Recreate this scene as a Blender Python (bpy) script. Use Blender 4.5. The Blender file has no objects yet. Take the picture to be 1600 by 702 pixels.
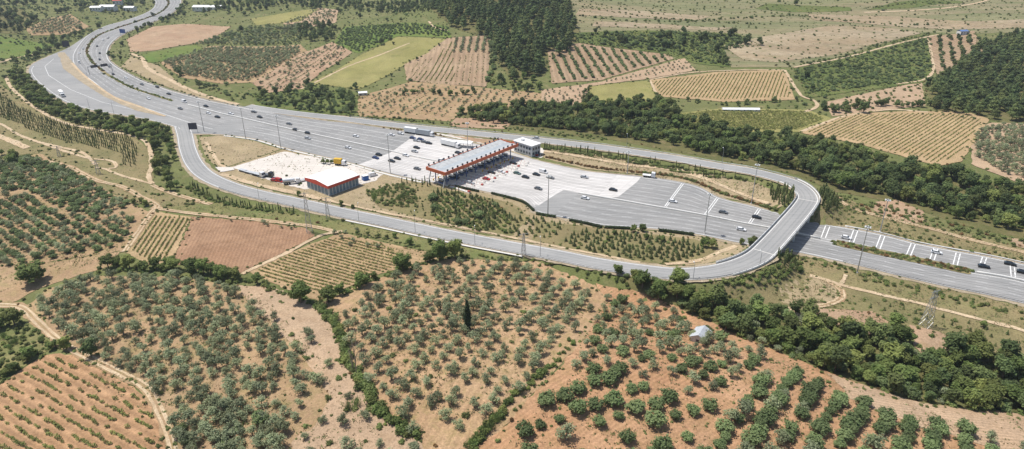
import bpy, bmesh, math, random
import numpy as np
from mathutils import Vector, geometry
rnd = random.Random(7); nrg = np.random.default_rng(11)
sc = bpy.context.scene; COL = sc.collection
R = math.radians

# ------------------------------------------------------------------ camera
F = 1066.4; CX = 800.0; CY = 351.0; HC = 137.0
PITCH = math.atan(501/F)
SP, CP = math.sin(PITCH), math.cos(PITCH)
cam_d = bpy.data.cameras.new('camera'); cam = bpy.data.objects.new('camera', cam_d); COL.objects.link(cam)
cam.location = (0, 0, HC); cam.rotation_euler = (math.pi/2-PITCH, 0, 0)
cam_d.sensor_fit = 'HORIZONTAL'; cam_d.angle = 2*math.atan(800/F)
cam_d.clip_start = 1; cam_d.clip_end = 30000
sc.camera = cam
# ------------------------------------------------------------------ light
SUN = Vector((-0.37, 0.13, 0.92)).normalized()
w = bpy.data.worlds.new('World'); sc.world = w; w.use_nodes = True
nt = w.node_tree; bg = nt.nodes['Background']
sky = nt.nodes.new('ShaderNodeTexSky'); sky.sky_type = 'NISHITA'; sky.sun_disc = False
sky.sun_elevation = math.asin(SUN.z); sky.sun_rotation = math.atan2(SUN.x, SUN.y)
sky.air_density = 1.0; sky.dust_density = 1.5
nt.links.new(sky.outputs[0], bg.inputs[0]); bg.inputs[1].default_value = 0.10
sd = bpy.data.lights.new('sun', 'SUN'); sd.energy = 4.3; sd.angle = R(0.53); sd.color = (1.0, 0.955, 0.89)
so = bpy.data.objects.new('sun', sd); COL.objects.link(so); so.rotation_euler = SUN.to_track_quat('Z', 'Y').to_euler()
so.location = (0, 0, 300)
sc.view_settings.view_transform = 'Standard'; sc.view_settings.look = 'None'
sc.view_settings.exposure = 0.2; sc.view_settings.gamma = 1.0
sc.cycles.max_bounces = 5; sc.cycles.diffuse_bounces = 3; sc.cycles.transparent_max_bounces = 4
sc.cycles.use_denoising = True

# ------------------------------------------------------------------ picture <-> place
def pz(px, py, z=0.0):
    px = np.asarray(px, float); py = np.asarray(py, float)
    u = (px-CX)/F; v = (py-CY)/F
    t = (HC-z)/(SP+v*CP)
    return t*u, t*(CP-v*SP)
def proj(x, y, z):
    dz = z-HC; dep = y*CP-dz*SP; up = y*SP+dz*CP
    return CX+F*x/dep, CY-F*up/dep, F/dep
def sst(a, b, x):
    t = np.clip((x-a)/(b-a), 0, 1); return t*t*(3-2*t)
def catmull(P, n=8):
    P = np.asarray(P, float); out = []
    Q = np.vstack([2*P[0]-P[1], P, 2*P[-1]-P[-2]])
    for i in range(1, len(Q)-2):
        a, b, c, d = Q[i-1], Q[i], Q[i+1], Q[i+2]
        for k in range(n):
            t = k/n
            out.append(.5*(2*b+(c-a)*t+(2*a-5*b+4*c-d)*t*t+(3*b-a-3*c+d)*t**3))
    out.append(Q[-2]); return np.array(out)
def inpoly(x, y, P):
    x = np.asarray(x); y = np.asarray(y); c = np.zeros(x.shape, bool); n = len(P); j = n-1
    for i in range(n):
        xi, yi = P[i]; xj, yj = P[j]
        if yi != yj:
            c ^= ((yi > y) != (yj > y)) & (x < (xj-xi)*(y-yi)/(yj-yi)+xi)
        j = i
    return c
def segdist(x, y, P, extra=None):
    """distance to polyline P; optionally the interpolated value of extra at the closest point"""
    D = np.full(x.shape, 1e9); E = np.zeros(x.shape)
    for i in range(len(P)-1):
        ax, ay = P[i][:2]; bx, by = P[i+1][:2]; dx, dy = bx-ax, by-ay; L = dx*dx+dy*dy+1e-9
        t = np.clip(((x-ax)*dx+(y-ay)*dy)/L, 0, 1); d = np.hypot(x-ax-t*dx, y-ay-t*dy)
        m = d < D; D = np.where(m, d, D)
        if extra is not None: E = np.where(m, extra[i]+(extra[i+1]-extra[i])*t, E)
    return (D, E) if extra is not None else D

# ------------------------------------------------------------------ the motorway in plan: right edge, centre, left edge
HWP = [((250,-14),(228,-13),(205,-12)),((280,-2),(259,-2),(238,-2)),((281,8),(262,9),(241,10)),((267,22),(246,22),(226,21)),
 ((236,36),(214,34),(195,32)),((205,48),(178,46),(164,41)),((183,60),(152,57),(137,55)),((170,75),(137,75),(106,75)),((170,92),(139,90),(80,86)),
 ((185,106),(155,107),(48,103)),((222,126),(180,124),(50,122)),((250,136),(208,138),(89,153)),((274,144),(235,147),(130,169)),((325,157),(280,161),(178,178)),
 ((360,164),(315,170),(222,185)),((400,172),(345,178),(272,198)),((430,177),(372,184),(292,208)),((465,183),(415,194),(345,210)),((510,189),(460,204),(400,217)),
 ((550,193),(505,214),(444,230)),((590,199),(552,224),(500,243)),((636,206),(598,234),(544,253)),((697,215),(655,247),(605,270)),((740,224),(710,258),(663,283)),
 ((800,238),(765,271),(718,291)),((834,249),(818,283),(800,308)),((880,260),(852,291),(820,313)),((920,268),(882,298),(838,331)),((960,272),(928,307),(892,343)),
 ((1005,276),(975,315),(940,352)),((1050,282),(1020,323),(985,355)),((1090,291),(1060,330),(1029,358)),((1125,309),(1104,338),(1084,365)),((1176,322),(1158,349),(1142,377)),
 ((1225,335),(1207,358),(1190,386)),((1279,348),(1260,369),(1244,394)),((1371,365),(1355,390),(1340,415)),((1439,382),(1420,404),(1400,430)),((1542,401),(1508,423),(1473,447)),
 ((1600,413),(1572,434),(1542,461)),((1660,425),(1638,449),(1610,477)),((1800,455),(1785,482),(1760,510))]
LE = {6:(137,55),7:(118,77),8:(113,95),9:(124,113),10:(143,127),11:(170,149),12:(205,163),13:(250,178),14:(285,190),15:(310,198),16:(330,203),17:(365,207)}
NS = 8
def worldline(pts):
    a = np.array([np.array(pz(p[0], p[1], 0)) for p in pts]); return catmull(a, NS)
HR = worldline([p[0] for p in HWP]); HM = worldline([p[1] for p in HWP]); HL = worldline([p[2] for p in HWP])
HE = worldline([LE.get(i, p[2]) for i, p in enumerate(HWP)])
HPOLY = np.vstack([HR, HL[::-1]])
# ramp: loops from the plaza over the bridge and back
RAMP = [(284,196,0),(289,212,0),(293,232,0),(303,255,0),(322,274,0),(356,290,0),(400,303,0),(470,318,0),(537,333,0),(600,346,0),(670,361,.1),(735,374,.5),(800,386,1.2),(870,399,2.2),
 (935,412,3.4),(1000,422,4.6),(1060,428,5.8),(1110,425,6.6),(1150,416,7),(1182,402,7),(1203,383,7),(1231,352,7),(1257,321,7),(1262,307,7),(1248,291,6.8),(1222,280,6.2),
 (1175,268,5.2),(1120,259,4.1),(1039,245,2.6),(944,231,1.2),(870,222,.5),(800,214.5,.1),(697,204,0),(640,198,0),(588,192,0),(540,186,0),(500,181.5,0),(460,177,0),(420,171.5,0),(385,166,0)]
rp = np.array([list(np.array(pz(a, b, c)))+[c] for a, b, c in RAMP]); RC = catmull(rp, NS)
RW = 5.0
def ramp_index(px, py, z=7):
    q = np.array(pz(px, py, z)); return int(np.argmin(np.hypot(RC[:,0]-q[0], RC[:,1]-q[1])))
BI0, BI1 = ramp_index(1190, 396), ramp_index(1261, 312)
# ------------------------------------------------------------------ terrain heights
xs = np.concatenate([-np.geomspace(9000, 1000, 24)[:-1], np.arange(-1000, -200, 6.0), np.arange(-200, 220, 3.0), np.arange(220, 1000, 6.0), np.geomspace(1000, 9000, 24)])
ys = np.concatenate([np.arange(-600, 90, 30.0), np.arange(90, 520, 3.0), np.arange(520, 1400, 6.0), np.geomspace(1400, 12000, 28)])
GX, GY = np.meshgrid(xs, ys)
def base_h(x, y):
    right = sst(-260, 160, x); back = sst(470, 1150, y)
    h = 42*back*right+9*back*(1-right)
    h += 20*np.exp(-((x-5)/140)**2-((y-800)/150)**2)
    h += 9*np.exp(-((x-20)/85)**2-((y-175)/52)**2)
    g = np.array([pz(*q) for q in ((1010,440),(1110,490),(1230,540),(1400,590),(1640,620))])
    h -= 5*np.exp(-(segdist(x, y, g)/15)**2)
    g2 = np.array([pz(*q) for q in ((720,185),(900,190),(1050,205),(1200,240),(1400,300),(1640,345))])
    h -= 4*np.exp(-(segdist(x, y, g2)/17)**2)
    h += 1.5*np.sin(x/37+1.3)*np.sin(y/43)+2.2*np.sin(x/83+y/97)+3.5*sst(500, 800, y)*np.sin(x/61+.6)*np.sin(y/75+1)
    h += 150*sst(1350, 5000, y)*(.6+.4*np.sin(x/900))
    return h
dH = segdist(GX, GY, np.vstack([HPOLY, HPOLY[:1]])); dH = np.where(inpoly(GX, GY, HPOLY), 0, dH)
seg0 = RC[:BI0+1]; seg1 = RC[BI1:]
d0, z0 = segdist(GX, GY, seg0, seg0[:,2]); d1, z1 = segdist(GX, GY, seg1, seg1[:,2])
isl = inpoly(GX, GY, RC[:,:2])
dc = np.minimum(np.minimum(dH, d0), d1); dc = np.where(isl, 0, dc)
GH = base_h(GX, GY)*sst(6, 75, dc)-.22
for d, z in ((d0, z0), (d1, z1)):
    em = z-.25-np.maximum(0, d-RW-1.2)*.62
    GH = np.where(z > .15, np.maximum(GH, np.where(dH > 0.5, em, -.22)), GH)
def hf(x, y):
    x = np.asarray(x, float); y = np.asarray(y, float)
    i = np.clip(np.searchsorted(xs, x)-1, 0, len(xs)-2); j = np.clip(np.searchsorted(ys, y)-1, 0, len(ys)-2)
    u = np.clip((x-xs[i])/(xs[i+1]-xs[i]), 0, 1); v = np.clip((y-ys[j])/(ys[j+1]-ys[j]), 0, 1)
    return (GH[j,i]*(1-u)+GH[j,i+1]*u)*(1-v)+(GH[j+1,i]*(1-u)+GH[j+1,i+1]*u)*v
TS = np.concatenate([np.arange(150, 700, 3.0), np.geomspace(700, 12000, 260)])
def pg(px, py):
    """picture position -> point on the terrain"""
    px = np.atleast_1d(np.asarray(px, float)); py = np.atleast_1d(np.asarray(py, float))
    u = (px-CX)/F; v = (py-CY)/F; dx, dy, dz = u, CP-v*SP, -SP-v*CP
    T = TS[:,None]; X = T*dx; Y = T*dy; Z = HC+T*dz
    below = Z < hf(X, Y); k = np.argmax(below, 0); k = np.where(below.any(0), k, len(TS)-1)
    a = TS[np.maximum(k-1, 0)].copy(); b = TS[k].copy()
    for _ in range(14):
        m = (a+b)/2; bl = HC+m*dz < hf(m*dx, m*dy); b = np.where(bl, m, b); a = np.where(bl, a, m)
    return b*dx, b*dy
def P1(px, py):
    x, y = pg(px, py); return float(x[0]), float(y[0])
def poly_w(P):
    P = np.array(P, float); x, y = pg(P[:,0], P[:,1]); return np.stack([x, y], 1)
def resample(P, step, closed=False):
    P = np.asarray(P, float)
    if closed: P = np.vstack([P, P[:1]])
    d = np.r_[0, np.cumsum(np.hypot(*(np.diff(P[:,:2], axis=0).T)))]
    n = max(2, int(d[-1]/step)+1); s = np.linspace(0, d[-1], n+1 if closed else n)
    if closed: s = s[:-1]
    return np.stack([np.interp(s, d, P[:,k]) for k in range(P.shape[1])], 1)

# ------------------------------------------------------------------ materials
MATS = {}
def new_mat(name):
    m = bpy.data.materials.new(name); m.use_nodes = True; n = m.node_tree.nodes; l = m.node_tree.links
    return m, n, l, n['Principled BSDF']
def mix_rgb(n, l, fac, a, b, mode='MIX'):
    x = n.new('ShaderNodeMix'); x.data_type = 'RGBA'; x.blend_type = mode
    for s, v in ((x.inputs[0], fac), (x.inputs[6], a), (x.inputs[7], b)):
        if hasattr(v, 'links'): l.new(v, s)
        elif isinstance(v, (int, float)): s.default_value = v
        else: s.default_value = (*v, 1)
    return x.outputs[2]
def noise(n, l, co, scale, det=4, rough=.6, dist=0):
    t = n.new('ShaderNodeTexNoise'); t.inputs['Scale'].default_value = scale; t.inputs['Detail'].default_value = det
    t.inputs['Roughness'].default_value = rough; t.inputs['Distortion'].default_value = dist
    l.new(co, t.inputs['Vector']); return t.outputs['Fac']
def ramp(n, l, v, a, b):
    r = n.new('ShaderNodeMapRange'); r.inputs[1].default_value = a; r.inputs[2].default_value = b; l.new(v, r.inputs[0]); return r.outputs[0]
def sat(c, k, v=1.0):
    g = .25*c[0]+.6*c[1]+.15*c[2]; return tuple(max(.004, (g+(x-g)*k)*v) for x in c)
def earth(name, c1, c2, c3=None, big=.03, mid=.25, fine=1.6, furrow=None, stretch=1, rough=.95, contrast=.5):
    """soil / grass: two tones in patches, a third in fine specks, optional furrows (angle, period, strength)"""
    c1, c2, c3 = (tuple(np.array(sat(c, 1.1, .93))*(1.0, .985, .9)) for c in (c1, c2, c3 or c2))
    m, n, l, b = new_mat(name); co = n.new('ShaderNodeTexCoord').outputs['Object']; c0 = co
    if stretch != 1:
        ms = n.new('ShaderNodeMapping'); ms.inputs['Scale'].default_value = (1/stretch, stretch*.6, 1); ms.inputs['Rotation'].default_value = (0, 0, .12); l.new(co, ms.inputs['Vector']); co = ms.outputs[0]
    A = noise(n, l, co, big, 5, .62); B = noise(n, l, co, mid, 6, .65, .4); C = noise(n, l, co, fine, 4, .7)
    c = mix_rgb(n, l, ramp(n, l, A, .38, .62), c1, c2)
    c = mix_rgb(n, l, ramp(n, l, B, .62-.2*contrast, .62+.12), c, c3 if c3 else c2)
    dark = mix_rgb(n, l, ramp(n, l, C, .3, .7), (.6, .6, .58), (1.28, 1.28, 1.28))
    c = mix_rgb(n, l, .8, c, dark, 'MULTIPLY')
    B2 = noise(n, l, co, mid*.35, 4, .7, .8)
    c = mix_rgb(n, l, .55, c, mix_rgb(n, l, ramp(n, l, B2, .32, .68), (.72, .72, .72), (1.22, 1.22, 1.2)), 'MULTIPLY')
    if furrow:
        ang, per, st = furrow
        mp = n.new('ShaderNodeMapping'); mp.inputs['Rotation'].default_value = (0, 0, -ang); l.new(co, mp.inputs['Vector'])
        wv = n.new('ShaderNodeTexWave'); wv.bands_direction = 'Y'; wv.inputs['Scale'].default_value = .314/per
        wv.inputs['Distortion'].default_value = 1.6; wv.inputs['Detail'].default_value = 3; wv.inputs['Detail Scale'].default_value = .6
        l.new(mp.outputs[0], wv.inputs['Vector'])
        c = mix_rgb(n, l, st, c, mix_rgb(n, l, wv.outputs['Fac'], (.6, .6, .6), (1.25, 1.25, 1.25)), 'MULTIPLY')
    l.new(c, b.inputs['Base Color']); b.inputs['Roughness'].default_value = rough; b.inputs['Specular IOR Level'].default_value = .1
    bp = n.new('ShaderNodeBump'); bp.inputs['Strength'].default_value = .6; bp.inputs['Distance'].default_value = .35
    l.new(C, bp.inputs['Height']); l.new(bp.outputs[0], b.inputs['Normal'])
    MATS[name] = m; return m
def plain(name, col, rough=.6, metal=0, var=.12, scale=1.2, spec=.4):
    m, n, l, b = new_mat(name); co = n.new('ShaderNodeTexCoord').outputs['Object']
    A = noise(n, l, co, scale, 5, .65)
    c = mix_rgb(n, l, 1.0, col, mix_rgb(n, l, ramp(n, l, A, .3, .7), (1-var,)*3, (1+var,)*3), 'MULTIPLY')
    l.new(c, b.inputs['Base Color']); b.inputs['Roughness'].default_value = rough; b.inputs['Metallic'].default_value = metal
    b.inputs['Specular IOR Level'].default_value = spec; MATS[name] = m; return m
def pavement(name, c1, c2, ang, joint=None, streak=.25):
    """worn road surface: patches, long streaks along the lanes, and slab joints for concrete"""
    m, n, l, b = new_mat(name); co = n.new('ShaderNodeTexCoord').outputs['Object']
    mp = n.new('ShaderNodeMapping'); mp.inputs['Rotation'].default_value = (0, 0, -ang); mp.inputs['Scale'].default_value = (.05, 1.3, 1); l.new(co, mp.inputs['Vector'])
    S = noise(n, l, mp.outputs[0], 1.0, 4, .6); A = noise(n, l, co, .035, 5, .6); C = noise(n, l, co, 3.0, 3, .7)
    c = mix_rgb(n, l, ramp(n, l, A, .35, .65), c1, c2)
    c = mix_rgb(n, l, streak, c, mix_rgb(n, l, ramp(n, l, S, .3, .7), (.55, .55, .55), (1.35, 1.35, 1.35)), 'MULTIPLY')
    c = mix_rgb(n, l, .35, c, mix_rgb(n, l, ramp(n, l, C, .3, .7), (.75, .75, .75), (1.2, 1.2, 1.2)), 'MULTIPLY')
    if joint:
        m2 = n.new('ShaderNodeMapping'); m2.inputs['Rotation'].default_value = (0, 0, -ang); l.new(co, m2.inputs['Vector'])
        br = n.new('ShaderNodeTexBrick'); br.offset = 0; br.inputs['Scale'].default_value = 1; br.inputs['Brick Width'].default_value = joint
        br.inputs['Row Height'].default_value = joint*.8; br.inputs['Mortar Size'].default_value = .09
        br.inputs['Color1'].default_value = (1, 1, 1, 1); br.inputs['Color2'].default_value = (.9, .9, .9, 1); br.inputs['Mortar'].default_value = (.62, .62, .62, 1)
        l.new(m2.outputs[0], br.inputs['Vector']); c = mix_rgb(n, l, .75, c, br.outputs['Color'], 'MULTIPLY')
    l.new(c, b.inputs['Base Color']); b.inputs['Roughness'].default_value = .85; b.inputs['Specular IOR Level'].default_value = .25
    MATS[name] = m; return m
def leafmat(name, c1, c2, c3, trans=.22):
    c1, c2, c3 = (sat(c, 1.0, 1.04) for c in (c1, c2, c3)); m, n, l, b = new_mat(name)
    oi = n.new('ShaderNodeObjectInfo'); gi = n.new('ShaderNodeNewGeometry')
    c = mix_rgb(n, l, gi.outputs['Random Per Island'], c1, c2)
    c = mix_rgb(n, l, ramp(n, l, oi.outputs['Random'], .35, 1.3), c, c3)
    hs = n.new('ShaderNodeHueSaturation'); l.new(c, hs.inputs['Color'])
    l.new(ramp(n, l, oi.outputs['Random'], 0, 1), hs.inputs['Value'])
    mr = n.new('ShaderNodeMapRange'); mr.inputs[3].default_value = .62; mr.inputs[4].default_value = 1.38
    ml = n.new('ShaderNodeMath'); ml.operation = 'MULTIPLY'; ml.inputs[1].default_value = 7.13; l.new(oi.outputs['Random'], ml.inputs[0])
    fr = n.new('ShaderNodeMath'); fr.operation = 'FRACT'; l.new(ml.outputs[0], fr.inputs[0]); l.new(fr.outputs[0], mr.inputs[0]); l.new(mr.outputs[0], hs.inputs['Value'])
    l.new(hs.outputs[0], b.inputs['Base Color']); b.inputs['Roughness'].default_value = .7; b.inputs['Specular IOR Level'].default_value = .2
    tr = n.new('ShaderNodeBsdfTranslucent'); l.new(hs.outputs[0], tr.inputs['Color'])
    mx = n.new('ShaderNodeMixShader'); mx.inputs[0].default_value = trans; l.new(b.outputs[0], mx.inputs[1]); l.new(tr.outputs[0], mx.inputs[2])
    l.new(mx.outputs[0], n['Material Output'].inputs['Surface']); MATS[name] = m; return m

def wdir(p, q):
    a = P1(*p); b = P1(*q); return math.atan2(b[1]-a[1], b[0]-a[0])
LANE = math.atan2(HM[25*NS][1]-HM[21*NS][1], HM[25*NS][0]-HM[21*NS][0])
earth('scrub_ground', (.175,.185,.09), (.145,.165,.072), (.26,.225,.135), big=.012, mid=.12)
earth('green_grass', (.165,.19,.085), (.225,.215,.11), (.30,.25,.15), big=.04, mid=.2)
earth('meadow', (.225,.205,.115), (.285,.235,.145), (.175,.18,.09), big=.03, mid=.15)
earth('dry_grass', (.40,.325,.235), (.36,.29,.20), (.30,.27,.165), big=.05, mid=.3)
earth('hill_grass', (.205,.215,.125), (.295,.255,.175), (.155,.18,.09), big=.016, mid=.05, fine=.35, stretch=3.5)
earth('hill_soil', (.34,.27,.195), (.40,.335,.26), (.24,.215,.13), big=.03, mid=.06, fine=.4, stretch=2)
earth('tan_soil', (.38,.265,.18), (.42,.305,.21), (.30,.25,.14), big=.03, mid=.2, contrast=.8)
earth('bare_soil', (.44,.325,.245), (.47,.355,.27), (.39,.28,.20), big=.03, mid=.2)
earth('pink_soil', (.40,.275,.205), (.44,.325,.245), (.32,.23,.15), big=.05, mid=.2)
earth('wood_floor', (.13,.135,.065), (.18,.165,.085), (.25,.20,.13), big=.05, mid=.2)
earth('dirt_path', (.54,.42,.31), (.60,.49,.38), (.46,.35,.25), big=.1, mid=.4)
earth('gravel_verge', (.43,.365,.295), (.38,.32,.25), (.47,.41,.345), big=.08, mid=.4)
pavement('asphalt', (.265,.265,.26), (.325,.32,.31), LANE, None, .5)
pavement('track_asphalt', (.215,.213,.208), (.265,.26,.252), LANE, None, .5)
pavement('track_concrete', (.40,.385,.37), (.50,.48,.46), LANE, None, .6)
pavement('track_ramp', (.25,.253,.25), (.30,.30,.29), 0, None, .4)
pavement('ramp_asphalt', (.285,.285,.28), (.34,.335,.325), 0, None, .15)
pavement('concrete', (.55,.53,.505), (.66,.635,.61), LANE, 7.0, .5)
pavement('yard_concrete', (.60,.55,.49), (.66,.61,.55), LANE+.6, 5.0, .2)
plain('paint', (.74,.74,.72), .7, var=.25, scale=.8); plain('worn_paint', (.52,.52,.51), .8, var=.3, scale=.8)
plain('kerb', (.60,.58,.54), .8)
plain('barrier', (.66,.65,.62), .8)
plain('steel', (.42,.43,.44), .45, .6)
plain('dark_steel', (.13,.14,.15), .5, .4)
plain('bark', (.16,.115,.08), .9, var=.3, scale=4)
plain('pale_bark', (.27,.22,.17), .9, var=.3, scale=4)
leafmat('olive_leaf', (.20,.24,.13), (.34,.375,.225), (.27,.295,.155), .34)
leafmat('fig_leaf', (.12,.175,.065), (.22,.275,.12), (.18,.22,.095), .32)
leafmat('broad_leaf', (.098,.15,.042), (.195,.25,.078), (.26,.27,.085), .36)
leafmat('pine_leaf', (.078,.118,.043), (.155,.205,.078), (.19,.21,.072), .34)
leafmat('cypress_leaf', (.018,.036,.014), (.036,.06,.022), (.03,.05,.02), .1)
leafmat('conifer_leaf', (.11,.15,.055), (.21,.245,.10), (.20,.21,.085), .34)
leafmat('vine_leaf', (.18,.225,.06), (.30,.33,.11), (.25,.265,.10), .34)
leafmat('shrub_leaf', (.12,.165,.05), (.21,.25,.085), (.22,.225,.09), .3)
leafmat('rust_leaf', (.16,.09,.035), (.23,.14,.06), (.19,.12,.05))
leafmat('reed_leaf', (.16,.23,.07), (.24,.30,.11), (.20,.25,.09))
leafmat('dry_tuft', (.36,.29,.16), (.46,.38,.22), (.40,.33,.18), .25)
leafmat('weed_leaf', (.13,.17,.06), (.22,.26,.10), (.2,.21,.09), .3)
leafmat('hedge_leaf', (.02,.035,.014), (.045,.065,.025), (.035,.05,.02), .1)

# ------------------------------------------------------------------ object helpers
def tag(o, label=None, cat=None, group=None, kind=None):
    if label: o['label'] = label
    if cat: o['category'] = cat
    if group: o['group'] = group
    if kind: o['kind'] = kind
    return o
def mesh_np(name, V, Fq, mats, mi=None, smooth=False):
    me = bpy.data.meshes.new(name); V = np.asarray(V, np.float32); Fq = np.asarray(Fq, np.int32); k = Fq.shape[1]
    me.vertices.add(len(V)); me.vertices.foreach_set('co', V.ravel())
    me.loops.add(Fq.size); me.loops.foreach_set('vertex_index', Fq.ravel())
    me.polygons.add(len(Fq)); me.polygons.foreach_set('loop_start', np.arange(0, Fq.size, k, dtype=np.int32))
    for m in mats: me.materials.append(MATS[m])
    if mi is not None: me.polygons.foreach_set('material_index', np.asarray(mi, np.int32))
    if smooth: me.polygons.foreach_set('use_smooth', np.ones(len(Fq), bool))
    me.update(calc_edges=True); return me
def link(name, me, parent=None, loc=None, rz=0, s=None):
    o = bpy.data.objects.new(name, me); COL.objects.link(o)
    if parent: o.parent = parent
    if loc is not None: o.location = loc
    if rz: o.rotation_euler.z = rz
    if s is not None: o.scale = s
    return o
def empty(name, loc, rz=0, s=None):
    o = link(name, None, None, loc, rz, s); o.empty_display_size = .3; return o
class MB:
    def __init__(s): s.v = []; s.f = []; s.m = []
    def face(s, idx, m=0): s.f.append(idx); s.m.append(m)
    def hexa(s, P, m=0):
        b = len(s.v); s.v += [tuple(p) for p in P]
        for q in ((3,2,1,0),(4,5,6,7),(0,1,5,4),(1,2,6,5),(2,3,7,6),(3,0,4,7)): s.face([b+i for i in q], m)
    def box(s, x0, x1, y0, y1, z0, z1, m=0):
        s.hexa([(x0,y0,z0),(x1,y0,z0),(x1,y1,z0),(x0,y1,z0),(x0,y0,z1),(x1,y0,z1),(x1,y1,z1),(x0,y1,z1)], m)
    def taper(s, x0, x1, y0, y1, z0, z1, ix0, ix1, iy, m=0):
        s.hexa([(x0,y0,z0),(x1,y0,z0),(x1,y1,z0),(x0,y1,z0),(x0+ix0,y0+iy,z1),(x1-ix1,y0+iy,z1),(x1-ix1,y1-iy,z1),(x0+ix0,y1-iy,z1)], m)
    def tube(s, a, b, r0, r1=None, n=6, m=0):
        r1 = r0 if r1 is None else r1; a = Vector(a); b = Vector(b); d = (b-a).normalized()
        u = d.orthogonal().normalized(); v = d.cross(u); k = len(s.v)
        for c, r in ((a, r0), (b, r1)):
            for i in range(n):
                t = 2*math.pi*i/n; s.v.append(tuple(c+u*(r*math.cos(t))+v*(r*math.sin(t))))
        for i in range(n): j = (i+1) % n; s.face([k+i, k+j, k+n+j, k+n+i], m)
        s.face([k+n-1-i for i in range(n)], m); s.face([k+n+i for i in range(n)], m)
    def prism(s, poly, y0, y1, m=0):
        """polygon in x,z extruded along y"""
        k = len(s.v); n = len(poly)
        s.v += [(p[0], y0, p[1]) for p in poly]+[(p[0], y1, p[1]) for p in poly]
        s.face([k+i for i in range(n)], m); s.face([k+2*n-1-i for i in range(n)], m)
        for i in range(n): j = (i+1) % n; s.face([k+j, k+i, k+n+i, k+n+j], m)
    def mesh(s, name, mats):
        me = bpy.data.meshes.new(name); me.from_pydata(s.v, [], s.f)
        for m in ([mats] if isinstance(mats, str) else mats): me.materials.append(MATS[m])
        me.polygons.foreach_set('material_index', s.m); me.update(); return me
    def build(s, name, mats, parent=None, loc=None, rz=0): return link(name, s.mesh(name, mats), parent, loc, rz)

# ------------------------------------------------------------------ ground sheet
nx, ny = len(xs), len(ys)
V = np.stack([GX.ravel(), GY.ravel(), GH.ravel()], 1)
jj, ii = np.meshgrid(np.arange(ny-1), np.arange(nx-1), indexing='ij'); a = (jj*nx+ii).ravel()
tag(link('ground', mesh_np('ground', V, np.stack([a, a+1, a+nx+1, a+nx], 1), ['scrub_ground'], None, True)), kind='structure')

def sheet(name, P, mat, lift=.14, jit=.5, step=None, world=False, flat=None, parent=None):
    W = np.array(P, float) if world else poly_w(P)
    c = W.mean(0); d = np.hypot(*c)
    st = step or (3.0 if d < 450 else 6.0)
    B = resample(W, st*.7, True)
    if jit:
        k = len(B); j = np.cumsum(nrg.normal(0, 1, (k, 2)), 0); j -= np.linspace(0, 1, k)[:,None]*j[-1]
        j = .25*j+nrg.normal(0, .6, (k, 2)); B = B+jit*np.clip(j, -2, 2)
    x0, y0 = B.min(0); x1, y1 = B.max(0)
    gx, gy = np.meshgrid(np.arange(x0+st/2, x1, st), np.arange(y0+st/2, y1, st)); gx = gx.ravel(); gy = gy.ravel()
    m = inpoly(gx, gy, B) & (segdist(gx, gy, np.vstack([B, B[:1]])) > st*.35) if len(B) < 400 else inpoly(gx, gy, B)
    pts = np.vstack([B, np.stack([gx[m], gy[m]], 1)])
    r = geometry.delaunay_2d_cdt([Vector(p) for p in pts], [], [list(range(len(B)))], 1, 1e-4)
    vv = np.array([(p.x, p.y) for p in r[0]])
    z = (hf(vv[:,0], vv[:,1]) if flat is None else np.full(len(vv), flat))+lift
    me = bpy.data.meshes.new(name); me.from_pydata(np.column_stack([vv, z]).tolist(), [], r[2]); me.materials.append(MATS[mat])
    me.polygons.foreach_set('use_smooth', np.ones(len(me.polygons), bool)); me.update()
    o = link(name, me, parent)
    if me.polygons and me.polygons[0].normal.z < 0: me.flip_normals()
    if not parent: tag(o, kind='structure')
    return o, W
def ribbon(name, C, width, mat, lift=.2, drape=True, jit=0, parent=None, step=3.0, z=None, kind='structure', cross=3):
    C = resample(C, step); T = np.gradient(C[:,:2], axis=0); T /= np.hypot(T[:,0], T[:,1])[:,None]+1e-9
    N = np.stack([-T[:,1], T[:,0]], 1); rows = []
    for k in range(cross):
        f = (k/(cross-1)-.5)*width; e = nrg.normal(0, jit, len(C)) if jit and k in (0, cross-1) else 0
        q = C[:,:2]+N*(f+e if np.ndim(e) == 0 else (f+e)[:,None])
        zz = hf(q[:,0], q[:,1])+lift if drape else (C[:,2] if C.shape[1] > 2 else z)+lift*np.ones(len(C))
        rows.append(np.column_stack([q, zz]))
    V = np.stack(rows, 1).reshape(-1, 3); n = len(C)
    a = (np.arange(n-1)[:,None]*cross+np.arange(cross-1)).ravel()
    o = link(name, mesh_np(name, V, np.stack([a+1, a, a+cross, a+cross+1], 1), [mat], None, True), parent)
    if kind: tag(o, kind=kind)
    return o
def strip_solid(C3, width, height, name, mat, parent=None, off=0.0):
    """a low wall along a 3-D polyline"""
    C = np.asarray(C3, float); T = np.gradient(C[:,:2], axis=0); T /= np.hypot(T[:,0], T[:,1])[:,None]+1e-9
    N = np.stack([-T[:,1], T[:,0]], 1); n = len(C); V = []
    for k, (s, dz) in enumerate(((-.5, 0), (.5, 0), (.5, height), (-.5, height))):
        V.append(np.column_stack([C[:,:2]+N*(off+s*width), C[:,2]+dz]))
    V = np.stack(V, 1).reshape(-1, 3); Fs = []
    for i in range(n-1):
        for k in range(4): Fs.append([i*4+k, i*4+(k+1) % 4, i*4+4+(k+1) % 4, i*4+4+k])
    Fs += [[3, 2, 1, 0], [n*4-4, n*4-3, n*4-2, n*4-1]]
    return link(name, mesh_np(name, V, np.array(Fs)[:,::-1], [mat]), parent)
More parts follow.
